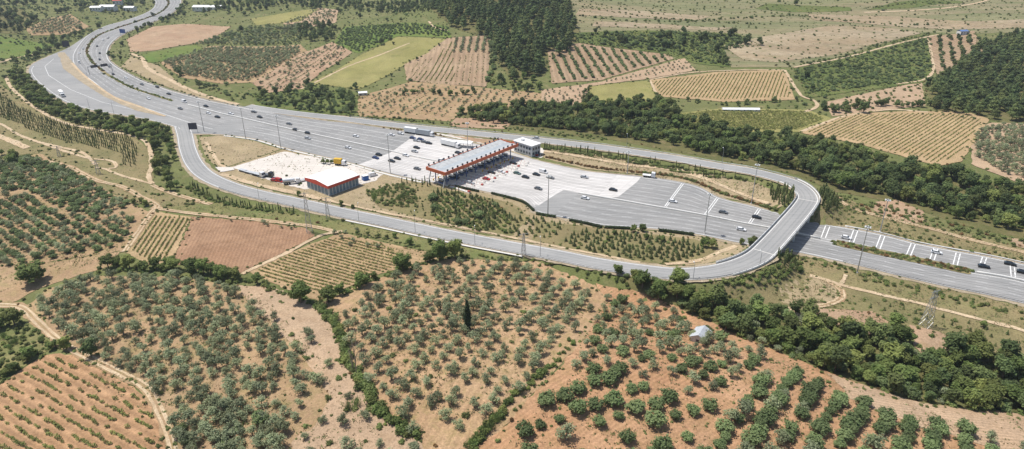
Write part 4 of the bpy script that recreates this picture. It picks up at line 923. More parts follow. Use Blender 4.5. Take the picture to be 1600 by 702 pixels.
# left background
rows(O, [(254,98),(330,76),(464,74),(472,84),(392,127),(345,128),(288,119)], (300,120), (370,80), 4.8, 3.9, .85, 'in the orchard behind the motorway bend', .35, .93)
rows([('shrub', 2), ('olive_tree', 1)], [(402,131),(470,88),(518,70),(545,83),(500,111),(466,137),(424,143)], (420,140), (520,74), 5.6, 3.2, .7, 'in the reddish hillside rows left of centre', .2, .92)
rows(VN, [(655,126),(684,86),(706,66),(712,128)], (668,126), (700,70), 4.6, 1.3, 1.25, 'in the far vineyard rows below the pine hill', .1, .97, align=True)
rows([('shrub', 1)], [(636,124),(650,98),(680,88),(656,126)], (640,122), (668,86), 5, 2.8, .6, 'in the far vineyard rows below the pine hill', .2, .9)
rows([('shrub', 1)], [(714,128),(712,88),(766,84),(758,132)], (722,128), (728,88), 5.6, 3.0, .6, 'in the far vineyard rows below the pine hill', .2, .85)
rows(O, [(706,84),(706,62),(768,56),(766,82)], (714,82), (720,58), 7, 3.2, .85, 'in the far orchard block beside the pine hill', .15, .95)
rows(FG, [(524,68),(542,44),(640,38),(700,44),(704,58),(620,55),(562,82)], (540,70), (640,45), 5, 4, .75, 'in the green far orchard left of the pine hill', .3, .9)
wild([('pine_tree', 2), ('dark_tree', 2)], [(464,46),(500,38),(524,40),(524,64),(500,66),(466,68)], 46, .95, 'in the small dark grove on the left hillside', 4)
wild([('dark_tree', 2), ('pine_tree', 1)], [(310,24),(400,22),(440,10),(560,18),(680,20),(680,4),(540,2),(420,-4),(340,6)], 260, .9, 'in the far tree line along the top edge', 4.5)
wild([('dark_tree', 1), ('fig_tree', 2), ('green_bush', 2)], [(398,150),(480,132),(556,150),(550,180),(470,174),(402,166)], 170, .8, 'in the scrub wood behind the plaza', 3)
rows([('olive_tree', 1), ('shrub', 1)], [(565,152),(640,132),(755,140),(845,148),(842,164),(722,174),(700,184),(565,180)], (580,180), (640,140), 6.2, 4.0, .62, 'in the tan orchard behind the plaza', .25, .9)
along([('dark_tree', 1), ('broadleaf_tree', 1)], [(620,150),(660,144),(690,148),(715,150),(745,146)], 4, 3, .6, 'in the tree line through the tan orchard')
along([('fig_tree', 1), ('green_bush', 1)], [(766,60),(772,90),(764,130)], 2.6, 2, 1.1, 'along the foot of the pine hill')
wild([('broadleaf_tree', 1), ('green_bush', 1)], [(768,130),(790,120),(846,126),(842,146),(776,144)], 30, .7, 'along the foot of the pine hill', 3.5)
wild([('fig_tree', 2), ('olive_tree', 2), ('green_bush', 2)], [(300,70),(380,44),(470,40),(470,68),(330,70)], 420, .9, 'in the mixed far groves above the bend', 3.6)
rows([('shrub', 1), ('olive_tree', 1)], [(444,38),(500,15),(526,18),(522,36),(470,46)], (450,40), (500,18), 8, 3.5, .8, 'in the pale far rows at the top left of centre', .2, .9)
for q in ((555,140,.7),(556,136,.65),(612,120,.5),(640,98,.45),(652,95,.5),(686,72,.4)): one('dark_tree', *q, 'beside the small white shed on the far slope')
for q in ((400,122),(536,76),(560,78),(570,76),(615,70)): one('dark_tree', *q, .5, 'on the far field edge left of the pine hill')
wild([('rust_shrub', 1), ('fig_tree', 2), ('shrub', 1)], [(236,104),(290,126),(370,158),(400,150),(330,134),(280,122)], 40, .8, 'along the farm track behind the bend', 2.5)
along([('green_bush', 1), ('shrub', 1)], [(165,78),(168,94),(190,112),(250,138),(320,158),(380,168),(450,180)], 2.6, 1.2, .8, 'along the far shoulder of the motorway')
wild([('green_bush', 2), ('dark_tree', 1)], [(168,80),(190,68),(200,86),(186,104),(172,96)], 20, .7, 'on the verge inside the motorway bend', 2.5)
# far left
wild([('dark_tree', 3), ('pine_tree', 1)], [(-100,12),(30,18),(62,32),(34,54),(-100,58)], 150, .95, 'in the dark wood at the top left', 4.5)
wild([('dark_tree', 1), ('fig_tree', 2), ('green_bush', 1)], [(-100,-20),(220,-20),(230,10),(160,24),(120,20),(70,26),(30,14),(-100,8)], 800, .95, 'in the far groves at the top left corner', 4.2)
rows(O, [(46,46),(72,32),(108,25),(134,42),(108,52),(54,54)], (50,50), (100,30), 6, 4.4, .8, 'in the far orchard at the top left', .3, .9)
wild([('fig_tree', 2), ('dark_tree', 1), ('green_bush', 2)], [(60,60),(130,48),(160,42),(130,58),(80,84),(40,100),(20,100),(70,76)], 110, .85, 'on the bank left of the distant bend', 3)
wild([('fig_tree', 1), ('green_bush', 1)], [(-60,74),(40,72),(70,68),(60,60),(-60,62)], 50, .7, 'in the low green field at the far left', 4)
wild([('shrub', 2), ('green_bush', 1)], [(-40,100),(20,104),(50,98),(20,120),(-40,126)], 30, .9, 'on the bank left of the apron', 2)
along([('dark_tree', 1), ('green_bush', 2)], [(290,6),(285,16),(272,26),(240,40),(205,52)], 4, 3, .8, 'on the verge right of the distant bend')
wild([('rust_shrub', 1), ('shrub', 2)], [(170,40),(200,31),(205,34),(175,44)], 16, 1.1, 'on the embankment by the distant bend')

for P, n in (([(530,490),(640,426),(828,414),(930,475),(800,625),(650,685)], 420), ([(945,462),(1180,552),(1440,672),(1560,705),(770,740),(890,580)], 500), ([(50,478),(270,436),(500,600),(460,740),(285,740),(100,518)], 260), ([(-40,310),(215,338),(188,388),(-40,420)], 160)):
    wild([('shrub', 3), ('grapevine', 2)], P, n, .32, 'among the orchard weeds', 0, .5)
# rough growth along field margins and over open ground
for nm, mt, lf, P in FIELDS:
    if nm in ('yard', 'service_pad', 'median_island', 'hillside', 'dry_strip'): continue
    W = poly_w(P); W = np.vstack([W, W[:1]]); d = np.hypot(*W.mean(0)); sp = 2.6 if d < 450 else 4.2
    for x, y in resample(W, sp):
        if rnd.random() < .55: put(pickk([('shrub', 4), ('green_bush', 2), ('rust_shrub', .5)]), x+rnd.gauss(0, 1.3), y+rnd.gauss(0, 1.3), rnd.uniform(.25, .8)*(1 if d < 450 else 1.35), 'along the field margins')
gx = nrg.uniform(-700, 700, 5200); gy = nrg.uniform(140, 1150, 5200); ok = ~isl_in(gx, gy)
for nm, mt, lf, P in FIELDS:
    if mt not in ('meadow', 'green_grass', 'crop_green', 'hill_grass', 'dry_grass', 'scrub_green'): ok &= ~inpoly(gx, gy, poly_w(P))
fx = nrg.uniform(-850, 850, 9000); fy = nrg.uniform(470, 1180, 9000); o2 = ~isl_in(fx, fy)
for nm, mt, lf, P in FIELDS:
    if mt not in ('meadow', 'scrub_green', 'wood_floor'): o2 &= ~inpoly(fx, fy, poly_w(P)) | ((mt == 'hill_grass') & (nrg.random(9000) < .12))
for x, y in zip(fx[o2], fy[o2]): put(pickk([('shrub', 4), ('green_bush', 4), ('fig_tree', 1.2), ('dark_tree', .4)]), x, y, rnd.uniform(.5, 1.25), 'scattered over the distant slopes')
for x, y in zip(gx[ok], gy[ok]): put(pickk([('shrub', 5), ('green_bush', 3), ('rust_shrub', .6)]), x, y, rnd.uniform(.3, 1.0), 'scattered on rough ground')
# grass and weeds nobody could count: two joined meshes of small tufts
def tufts(name, mat, n, polys, size, label):
    pts = []
    for P in polys:
        W = poly_w(P); x0, y0 = W.min(0); x1, y1 = W.max(0); X = nrg.uniform(x0, x1, n*3); Y = nrg.uniform(y0, y1, n*3)
        m = inpoly(X, Y, W) & (np.sin(X*.21+1.3*np.sin(Y*.17))*np.sin(Y*.25+X*.05)+nrg.uniform(-.9, .9, n*3) > .05); pts.append(np.stack([X[m], Y[m]], 1)[:n])
    B_ = np.vstack(pts); B_ = B_[~inpoly(B_[:,0], B_[:,1], HPOLY) & (segdist(B_[:,0], B_[:,1], RC) > RW+1)]; k = 5; C = np.repeat(B_, k, 0)+nrg.normal(0, size*.7, (len(B_)*k, 2))
    Z = hf(C[:,0], C[:,1])+.2+nrg.uniform(.02, size*.9, len(C)); N = np.column_stack([nrg.normal(size=(len(C), 2)), nrg.uniform(.4, 1.2, len(C))])
    V, Fq = leaf_quads(np.column_stack([C, Z]), N, size*.55, nrg); return tag(link(name, mesh_np(name, V, Fq, [mat])), label, 'grass', kind='stuff')
TP = [[(530,490),(640,426),(828,414),(930,475),(800,625),(650,685)], [(945,462),(1180,545),(1440,640),(1700,660),(1700,760),(740,760),(890,580)], [(50,478),(270,436),(420,470),(600,690),(460,760),(285,760),(100,518)], [(-40,300),(215,338),(188,400),(-40,470)]]
TM = [[(1110,442),(1246,399),(1700,505),(1700,600),(1440,520),(1225,483)], [(225,322),(340,313),(560,352),(820,400),(900,415),(700,402),(480,352)], [(312,214),(440,233),(600,273),(800,311),(940,357),(1142,381),(1100,413),(930,401),(667,350),(400,292)], [(0,130),(110,190),(236,235),(330,318),(150,292),(0,245)], [(1282,296),(1450,348),(1700,412),(1700,428),(1440,378),(1285,346)], [(846,233),(1000,252),(1180,284),(1232,300),(1125,306),(920,265)]]
tufts('dry_grass', 'dry_tuft', 1500, TP+TM, .34, 'dry straw-coloured grass tufts over orchards and verges'); tufts('weeds', 'weed_leaf', 1300, TP+TM, .36, 'low green weeds over orchards and verges')
# ------------------------------------------------------------------ build them: the 300 that show largest are individuals
MARKS = [((731, 521), 'beside the lone tall cypress'), ((1095, 534), 'beside the white tin hut'), ((556, 590), 'beside the bare leafless tree'), ((247, 640), 'beside the dirt track bend')]
MARKW = [(P1(*p), t) for p, t in MARKS]
def in_road(x, y):
    bad = inpoly(x, y, HPOLY); d = segdist(x, y, RC); return bad | (d < RW+.8)
def gn_stuff(name, kind, pts, src, label):
    """one object: points carrying scale, turn and variant; geometry nodes set a plant on each"""
    n = len(pts); A = np.array([(p[0], p[1], hf(p[0], p[1]), p[2], p[3], p[4]) for p in pts])
    me = bpy.data.meshes.new(name); me.vertices.add(n); me.vertices.foreach_set('co', A[:,:3].astype(np.float32).ravel())
    at = me.attributes.new('plant_scale', 'FLOAT_VECTOR', 'POINT'); at.data.foreach_set('vector', A[:,[3,3,4]].astype(np.float32).ravel())
    at = me.attributes.new('plant_turn', 'FLOAT_VECTOR', 'POINT'); at.data.foreach_set('vector', np.column_stack([0*A[:,5], 0*A[:,5], A[:,5]]).astype(np.float32).ravel())
    at = me.attributes.new('plant_variant', 'INT', 'POINT'); at.data.foreach_set('value', nrg.integers(0, len(src), n).astype(np.int32))
    o = link(name, me); ng = bpy.data.node_groups.new(name, 'GeometryNodeTree')
    ng.interface.new_socket('Geometry', in_out='INPUT', socket_type='NodeSocketGeometry'); ng.interface.new_socket('Geometry', in_out='OUTPUT', socket_type='NodeSocketGeometry')
    N, L = ng.nodes, ng.links; gi = N.new('NodeGroupInput'); go = N.new('NodeGroupOutput'); jn = N.new('GeometryNodeJoinGeometry')
    def attr(nm, t):
        a = N.new('GeometryNodeInputNamedAttribute'); a.data_type = t; a.inputs['Name'].default_value = nm; return a.outputs['Attribute']
    sc_, tu, va = attr('plant_scale', 'FLOAT_VECTOR'), attr('plant_turn', 'FLOAT_VECTOR'), attr('plant_variant', 'INT')
    for v, parts in enumerate(src):
        cmp_ = N.new('FunctionNodeCompare'); cmp_.data_type = 'INT'; cmp_.operation = 'EQUAL'; L.new(va, cmp_.inputs[2]); cmp_.inputs[3].default_value = v
        for ob in parts:
            oi = N.new('GeometryNodeObjectInfo'); oi.transform_space = 'ORIGINAL'; oi.inputs['Object'].default_value = ob
            ip = N.new('GeometryNodeInstanceOnPoints'); L.new(gi.outputs[0], ip.inputs['Points']); L.new(cmp_.outputs[0], ip.inputs['Selection'])
            L.new(oi.outputs['Geometry'], ip.inputs['Instance']); L.new(tu, ip.inputs['Rotation']); L.new(sc_, ip.inputs['Scale']); L.new(ip.outputs[0], jn.inputs[0])
    L.new(jn.outputs[0], go.inputs[0]); md = o.modifiers.new('plants', 'NODES'); md.node_group = ng
    return tag(o, label, LOOK[kind][1], kind='stuff')
SINGLE = {}
def single_mesh(kind, v):
    """crown and stem in one mesh, for plants too small in the picture to show parts"""
    if (kind, v) not in SINGLE:
        cr, tk = KIND[kind][v]; bm = bmesh.new(); bm.from_mesh(cr); nf = len(bm.faces); bm.from_mesh(tk); bm.faces.ensure_lookup_table()
        for i in range(nf, len(bm.faces)): bm.faces[i].material_index = 1
        me = bpy.data.meshes.new(kind); bm.to_mesh(me); bm.free(); me.materials.append(cr.materials[0]); me.materials.append(tk.materials[0]); SINGLE[kind, v] = me
    return SINGLE[kind, v]
SIZE = {'olive_tree': 4.4, 'fig_tree': 4, 'broadleaf_tree': 6, 'dark_tree': 6, 'pine_tree': 8, 'cypress_tree': 9, 'columnar_conifer': 3, 'young_conifer': 2.4, 'grapevine': 1.3, 'shrub': 1.8, 'rust_shrub': 1.8, 'reed_clump': 2, 'green_bush': 1.8}
def nth(k): return f"{k}{'th' if 10 < k % 100 < 14 else {1: 'st', 2: 'nd', 3: 'rd'}.get(k % 10, 'th')}"
PLURAL = {'tree': 'trees', 'vine': 'vines', 'shrub': 'shrubs', 'reeds': 'reeds', 'bush': 'bushes'}
for kind, L in PLACE.items():
    if not L: continue
    A = np.array([p[:3] for p in L]); bad = in_road(A[:,0], A[:,1]) if kind not in () else np.zeros(len(L), bool)
    if True:
        md = segdist(A[:,0], A[:,1], HM[:int(13*NS)]) < 2.2; md |= segdist(A[:,0], A[:,1], MEDR) < 3.4; bad &= ~md
    L = [p for p, b in zip(L, bad) if not b]; A = A[~bad]
    px, py, sc_ = proj(A[:,0], A[:,1], hf(A[:,0], A[:,1])+1)
    vis = (px > -10) & (px < 1610) & (py > -5) & (py < 715); size = np.where(vis, SIZE[kind]*A[:,2]*sc_, 0); order = np.argsort(-size)
    solo = [int(i) for i in order[:300] if size[i] > 0]; rest = [int(i) for i in order[300:]]+[int(i) for i in order[:300] if size[i] == 0]
    # label: look and size, part of its region; the outermost of a region and those beside landmarks named on their own
    byw = {}
    for i in solo: byw.setdefault(L[i][5], []).append(i)
    lab = {}; look, cat = LOOK[kind]
    for wh, ids in byw.items():
        if len(ids) == 1: lab[ids[0]] = f'{look} {wh}'; continue
        ids2 = sorted(ids, key=lambda i: px[i]); idy = sorted(ids, key=lambda i: py[i]); idz = sorted(ids, key=lambda i: A[i,2]); n = len(ids)
        if n == 2: lab[ids2[0]] = f'left {look} {wh}'; lab[ids2[1]] = f'right {look} {wh}'; continue
        cx = {i: min(2, 3*k//n) for k, i in enumerate(ids2)}; cy = {i: min(2, 3*k//n) for k, i in enumerate(idy)}; cz = {i: min(2, 3*k//n) for k, i in enumerate(idz)}
        grp = {}; zw = ('small', '', 'large'); base = len(look.split())+len(wh.split())
        if base > 11: wh = wh.replace(' the ', ' '); base = len(look.split())+len(wh.split())
        if base > 11: wh = ' '.join(wh.split()[:11-len(look.split())])
        for i in ids2: grp.setdefault((cz[i] if base < 11 else 1, cy[i], cx[i]), []).append(i)
        for (c, r, q), G in grp.items():
            for k, i in enumerate(G):
                t = f"{zw[c]} {look}, {('far', 'mid', 'near')[r]} {('left', 'centre', 'right')[q]}"
                if len(G) > 1: t += f", {nth(k+1)} from left"
                lab[i] = (t+f", {wh}").strip()
        for i, t in ((idz[-1], 'broadest'), (idz[0], 'smallest'), (idy[0], 'farthest'), (idy[-1], 'nearest'), (ids2[-1], 'rightmost'), (ids2[0], 'leftmost')): lab[i] = f'{t} {look} {wh}'
    if kind in ('olive_tree', 'fig_tree'):
        for (mx, my), t in MARKW:
            d = [(math.hypot(A[i,0]-mx, A[i,1]-my), i) for i in solo]
            if d and min(d)[0] < 8: lab[min(d)[1]] = f'{look} standing right {t}'
    for i in lab:
        if len(lab[i].split()) > 16: print('LONG', lab[i])
    src = {}; nv = len(KIND[kind])
    for c, i in enumerate(solo):
        x, y, s, sz, rot, wh = L[i]; v = c % nv; z = float(hf(x, y)); me, tk = KIND[kind][v]
        if size[i] > 15 and kind not in ('grapevine', 'shrub', 'rust_shrub', 'green_bush', 'columnar_conifer', 'young_conifer'):
            e = empty(kind, (x, y, z), rot, (s, s, sz)); parts = [link('trunk', tk, e), link('crown', me, e)]
        else:
            e = link(kind, single_mesh(kind, v), None, (x, y, z), rot, (s, s, sz)); parts = [e]
        src.setdefault(v, parts); tag(e, lab[i], cat, f'{PLURAL[cat]} {wh}')
    if rest: gn_stuff(kind+'_mass', kind, [L[i] for i in rest], [src[v] for v in sorted(src)], f'the many smaller {look}s growing across the fields and slopes' if not look.endswith('sh') else f'the many smaller {look}es growing across the fields and slopes')
    print('PLANTS', kind, len(L), 'solo', len(solo))
# ================================================================== built things
plain('fascia_orange', (.52,.125,.05), .55, var=.15); plain('roof_white', (.80,.80,.78), .6, var=.1, scale=.3); plain('roof_blue', (.37,.40,.42), .5, var=.12, scale=.3)
plain('canopy_roof', (.43,.44,.44), .55, var=.2, scale=.4); plain('hut_roof', (.44,.46,.48), .5, var=.15); plain('fascia_red', (.56,.075,.045), .55); plain('panel_blue', (.16,.23,.29), .4, var=.2, scale=.6); plain('wall_white', (.68,.68,.66), .7); plain('wall_grey', (.45,.47,.49), .6)
plain('glass', (.03,.045,.06), .12, spec=.7, var=.1); plain('booth_blue', (.07,.12,.26), .45); plain('island_red', (.45,.10,.08), .7); plain('tyre', (.02,.02,.02), .9)
plain('sign_dark', (.05,.05,.07), .6); plain('sign_blue', (.03,.09,.32), .5); plain('container_blue', (.03,.12,.38), .5); plain('yellow', (.65,.40,.03), .5); plain('tin', (.60,.61,.62), .4, .5)
plain('stone', (.30,.28,.25), .9); plain('blue_roof', (.12,.20,.42), .5); plain('lamp_glass', (.75,.75,.72), .3); plain('hut_wall', (.50,.52,.53), .6, var=.2); plain('tarp', (.78,.79,.80), .6)
for nm, c in (('white', (.80,.80,.80)), ('black', (.015,.016,.018)), ('grey', (.16,.165,.17)), ('silver', (.48,.49,.50)), ('blue', (.02,.045,.16)), ('red', (.45,.03,.025)), ('green', (.10,.17,.14))):
    plain('car_'+nm, c, .28, .1, .04, spec=.6)
def frame(o, d):
    d = np.array(d, float); d /= np.hypot(*d); return math.atan2(d[1], d[0])
def box_part(name, b, mat, parent):
    mb = MB(); mb.box(*b); return mb.build(name, mat, parent)
# ---- toll canopy
CL, CW = 31.0, 7.2
can_rz = math.atan2(48.1, 38.85); can = empty('toll_canopy', (-21.3, 365.0, 0), can_rz)
tag(can, 'long white-roofed toll canopy with orange edge spanning all plaza lanes', 'toll canopy')
for y0, y1, za, zb, mt in ((-CW+.4, -2.2, 8.9, 8.3, 'canopy_roof'), (-2.2, 1.2, 8.3, 8.3, 'roof_blue'), (1.2, CW-.4, 8.3, 8.9, 'canopy_roof')):
    mb = MB(); mb.hexa([(-CL+.4,y0,7.9),(CL-.4,y0,7.9),(CL-.4,y1,7.9),(-CL+.4,y1,7.9),(-CL+.4,y0,za),(CL-.4,y0,za),(CL-.4,y1,zb),(-CL+.4,y1,zb)]); mb.build('roof_panel', mt, can)
for k in range(15):
    x = -CL+4+k*3.87
    for ya, za, yb, zb in ((-CW+.5, 8.93, -2.3, 8.33), (1.3, 8.33, CW-.5, 8.93)):
        mb = MB(); mb.hexa([(x,ya,za-.03),(x+.14,ya,za-.03),(x+.14,yb,zb-.03),(x,yb,zb-.03),(x,ya,za+.05),(x+.14,ya,za+.05),(x+.14,yb,zb+.05),(x,yb,zb+.05)]); mb.build('roof_seam', 'canopy_roof', can)
for nm, b in (('fascia', (-CL, CL, -CW, -CW+.4, 7.3, 9.1)), ('fascia', (-CL, CL, CW-.4, CW, 7.3, 9.1)), ('fascia', (-CL, -CL+.4, -CW+.4, CW-.4, 7.3, 9.1)), ('fascia', (CL-.4, CL, -CW+.4, CW-.4, 7.3, 9.1))): box_part(nm, b, 'fascia_orange', can)
box_part('ceiling', (-CL+.4, CL-.4, -CW+.4, CW-.4, 7.5, 7.895), 'wall_white', can)
NLANE = 16; lanes_x = [-28.9+3.87*i for i in range(NLANE)]
mb = MB(); mb.box(-.45, .45, -.25, .25, .25, 1.2); sg = mb.mesh('lane_signal', 'sign_dark')
for x in lanes_x:
    for y in (-CW+.2, CW-.2):
        s = link('lane_signal', sg, can, (x, y, 9.1)); mb = MB()
        b = MB(); b.box(-.08, .08, -.08, .08, 0, .25); link('bracket', b.mesh('bracket', 'steel'), s)
for y in (-4.2, 4.2):
    for k in range(0, 15, 2): box_part('column', (lanes_x[k]+1.72, lanes_x[k]+2.15, y-.2, y+.2, .2, 7.5), 'booth_blue', can)
for y in (-5.5, 5.5):
    mb = MB(); mb.tube((-CL-.2, y, -.05), (-CL+2.2, y, 7.4), .28, .28, 8); mb.build('slanted_strut', 'wall_grey', can)
# ---- islands, booths, barriers
def to_world(e_loc, rz, x, y): return e_loc[0]+x*math.cos(rz)-y*math.sin(rz), e_loc[1]+x*math.sin(rz)+y*math.cos(rz)
ordn = ['first', 'second', 'third', 'fourth', 'fifth', 'sixth', 'seventh', 'eighth', 'ninth', 'tenth', 'eleventh', 'twelfth', 'thirteenth', 'fourteenth', 'fifteenth']
def share(name, fn, mats):
    mb = MB(); fn(mb); return mb.mesh(name, mats)
isl_me = share('kerb', lambda m: (m.taper(-.8, .8, -21, 11, -.1, .22, .05, .05, .4)), 'kerb')
nose_me = share('nose', lambda m: (m.taper(-.6, .6, -1.2, .2, .22, 1.0, .15, .15, .2)), 'island_red')
nose2_me = share('nose', lambda m: (m.taper(-.6, .6, -1.2, .2, .22, .8, .15, .15, .2)), 'kerb')
post_me = share('bollard', lambda m: m.tube((0,0,.2), (0,0,1.2), .09, .09, 6), 'fascia_red')
bar_me = share('barrier_arm', lambda m: m.box(0, 2.9, -.05, .05, .95, 1.08), 'fascia_red'); cab_me = share('barrier_cabinet', lambda m: m.box(-.25, .25, -.3, .3, .2, 1.3), 'yellow')
bw_me = share('cabin', lambda m: m.box(-.7, .7, -1.5, 1.5, .2, 1.2), 'booth_blue'); bg_me = share('window_band', lambda m: m.box(-.68, .68, -1.48, 1.48, 1.2, 2.3), 'glass'); brf_me = share('booth_roof', lambda m: m.box(-.9, .9, -1.8, 1.8, 2.3, 2.55), 'wall_white')
for k in range(15):
    ix = lanes_x[k]+1.93; X, Y = to_world(can.location, can_rz, ix, 0)
    e = empty('toll_island', (X, Y, 0), can_rz); tag(e, f'raised toll lane island, {ordn[k]} from the near end of the canopy', 'traffic island', 'toll lane islands under the canopy')
    link('kerb', isl_me, e); link('nose', nose_me if k % 3 == 0 else nose2_me, e, (0, -19.6+(k*7 % 5)*.9, 0)); link('nose', nose2_me, e, (0, 10.2, 0), math.pi)
    for y in (-17.5, -15, -12.5, -10, -7.8, 7.6): link('bollard', post_me, e, (0, y, 0))
    b = empty('toll_booth', (X, Y, 0), can_rz); tag(b, f'blue glazed toll booth, {ordn[k]} from the near end of the canopy', 'toll booth', 'toll booths under the canopy')
    link('cabin', bw_me, b); link('window_band', bg_me, b); link('booth_roof', brf_me, b)
    XB, YB = to_world(can.location, can_rz, ix, -6 if k > 6 else 6)
    g = empty('lane_barrier', (XB, YB, 0), can_rz); tag(g, f'red toll lane barrier, {ordn[k]} from the near end of the canopy', 'barrier', 'toll lane barriers')
    link('barrier_cabinet', cab_me, g); link('barrier_arm', bar_me, g, (0, 0, .06))
# ---- shed with the red trim
def local_frame(p, q, r):
    p, q, r = map(np.array, (p, q, r)); return math.atan2(*(q-p)[::-1]), float(np.hypot(*(q-p))), float(np.hypot(*(r-q)))
rz, Lx, Ly = local_frame((-109.4, 338.1), (-94.7, 326.2), (-82.1, 341.9))
sh = empty('red_trimmed_shed', (-109.4, 338.1, .05), rz); tag(sh, 'low gabled shed with white roof, red trim and blue-grey walls', 'shed')
Ly = 20.0; H0 = 5.4
box_part('wall', (.2, Lx-.2, .2, Ly-.2, -.2, H0), 'wall_grey', sh)
for k in range(7):
    x = .35+k*(Lx-1.0)/6; box_part('pillar', (x, x+.3, .02, .2, -.2, H0-1.2), 'wall_white', sh)
    if k < 6: p = box_part('wall_panel', (x+.45, x+(Lx-1.0)/6-.15, .1, .2, .3, H0-1.4), 'panel_blue', sh)
for k in range(10):
    y = .35+k*(Ly-1.0)/9; box_part('pillar', (Lx-.2, Lx-.02, y, y+.3, -.2, H0-1.2), 'wall_white', sh)
    if k < 9: box_part('wall_panel', (Lx-.2, Lx-.1, y+.45, y+(Ly-1.0)/9-.15, .3, H0-1.4), 'panel_blue', sh)
for s in (0, 1):
    mb = MB(); xa, xb, za, zb = ((-.35, Lx/2, H0, H0+1.1), (Lx/2, Lx+.35, H0+1.1, H0))[s]
    mb.hexa([(xa,-.4,za+.02),(xb,-.4,zb+.02),(xb,Ly+.4,zb+.02),(xa,Ly+.4,za+.02),(xa,-.4,za+.3),(xb,-.4,zb+.3),(xb,Ly+.4,zb+.3),(xa,Ly+.4,za+.3)]); rf = mb.build('roof', 'roof_white', sh)
    for k in range(1, 8):
        y = -.4+(Ly+.8)*k/8; mb = MB(); mb.hexa([(xa,y,za+.28),(xb,y,zb+.28),(xb,y+.1,zb+.28),(xa,y+.1,za+.28),(xa,y,za+.36),(xb,y,zb+.36),(xb,y+.1,zb+.36),(xa,y+.1,za+.36)]); mb.build('seam', 'wall_white', rf)
for y0, y1 in ((-.45, -.25), (Ly+.25, Ly+.45)):
    mb = MB(); mb.prism([(-.4, H0-1.25), (Lx+.4, H0-1.25), (Lx+.4, H0+.25), (Lx/2, H0+1.35), (-.4, H0+.25)], y0, y1); mb.build('gable_trim', 'fascia_red', sh)
for x0, x1 in ((-.42, -.22), (Lx+.22, Lx+.42)): box_part('side_trim', (x0, x1, -.25, Ly+.25, H0-1.25, H0+.28), 'fascia_red', sh)
# ---- toll office
rz, Lx, _ = local_frame((1.2, 397.5), (11.8, 386.6), (16.6, 392.6)); of = empty('toll_office', (1.2, 397.5, 0), rz); tag(of, 'two-storey grey toll office with white flat roof behind the canopy', 'building')
Ly = 7.4; box_part('wall', (0, Lx, 0, Ly, -.3, 6.5), 'wall_grey', of); box_part('roof', (-.4, Lx+.4, -.4, Ly+.4, 6.5, 6.95), 'roof_white', of); box_part('roof_hatch', (3, 5, 2.5, 4.5, 6.95, 7.6), 'wall_grey', of)
for r_ in (0, 1):
    for k in range(6):
        x = .8+k*2.35; w_ = box_part('window', (x, x+1.6, -.06, .0, .9+r_*2.9, 2.5+r_*2.9), 'glass', of); box_part('sill', (x-.1, x+1.7, -.14, -.06, .78+r_*2.9, .9+r_*2.9), 'wall_white', w_)
    for k in range(3):
        y = .8+k*2.2; box_part('window', (Lx, Lx+.06, y, y+1.4, .9+r_*2.9, 2.5+r_*2.9), 'glass', of)
box_part('entrance_trim', (-2.6, -.02, 1.2, 4.6, 4.6, 5.6), 'fascia_orange', of); box_part('entrance_column', (-2.4, -2.0, 2.6, 3.0, -.2, 4.6), 'wall_grey', of)
# ---- vehicles
whl = share('wheel', lambda m: m.tube((0, -.11, .32), (0, .11, .32), .33, .33, 10), 'tyre')
def car_meshes(color, van=False):
    m = MB(); L = 2.2 if not van else 2.5; W = .88 if not van else .98; zt = 1.44 if not van else 2.1
    m.prism([(-L, .3), (L, .3), (L+.02, .58), (L-.12, .74), (L-1.15, .93), (-L+.25, .98), (-L, .85)], -W, W)
    rf0, rf1, f0, f1 = (-1.5, .35, -2.05, 1.1) if not van else (-2.35, 1.05, -2.48, 1.75)
    g = MB(); k = W-.06; t = W-.22
    g.hexa([(f0,-k,.9),(f1,-k,.9),(f1,k,.9),(f0,k,.9),(rf0,-t,zt-.06),(rf1,-t,zt-.06),(rf1,t,zt-.06),(rf0,t,zt-.06)])
    r = MB(); r.taper(rf0-.06, rf1+.06, -t-.03, t+.03, zt-.07, zt+.02, .08, .1, .08)
    if van: m.box(-2.46, .9, -k-.01, k+.01, .92, 1.9)
    return m.mesh('body', 'car_'+color), g.mesh('windows', 'glass'), r.mesh('roof', 'car_'+color)
CARM = {}
def nearest_dir(x, y):
    best = (1e9, 0)
    for C in (HM, HR, HE, RC[:,:2]):
        d = np.hypot(C[:,0]-x, C[:,1]-y); i = int(np.argmin(d)); a, b = C[max(0, i-2)], C[min(len(C)-1, i+2)]
        if d[i] < best[0]: best = (d[i], math.atan2(b[1]-a[1], b[0]-a[0]))
    return best[1]
def car(px, py, color, label, van=False, z=0.03, rz=None, grp='cars on the motorway and toll plaza'):
    x, y = pz(px, py, z); a = nearest_dir(x, y) if rz is None else rz
    i = int(np.argmin(np.hypot(HM[:,0]-x, HM[:,1]-y)));
    key = (color, van)
    if key not in CARM: CARM[key] = car_meshes(color, van)
    b, g, r = CARM[key]; e = empty('van' if van else 'car', (float(x), float(y), z), a+rnd.uniform(-.03, .03)); link('body', b, e); link('windows', g, e); link('roof', r, e)
    for wx in (-1.35, 1.35):
        for wy in (-.8, .8): link('wheel', whl, e, (wx, wy, 0))
    tag(e, label, 'van' if van else 'car', grp); return e
W_, K_, G_, S_, B_ = 'white', 'black', 'grey', 'silver', 'blue'
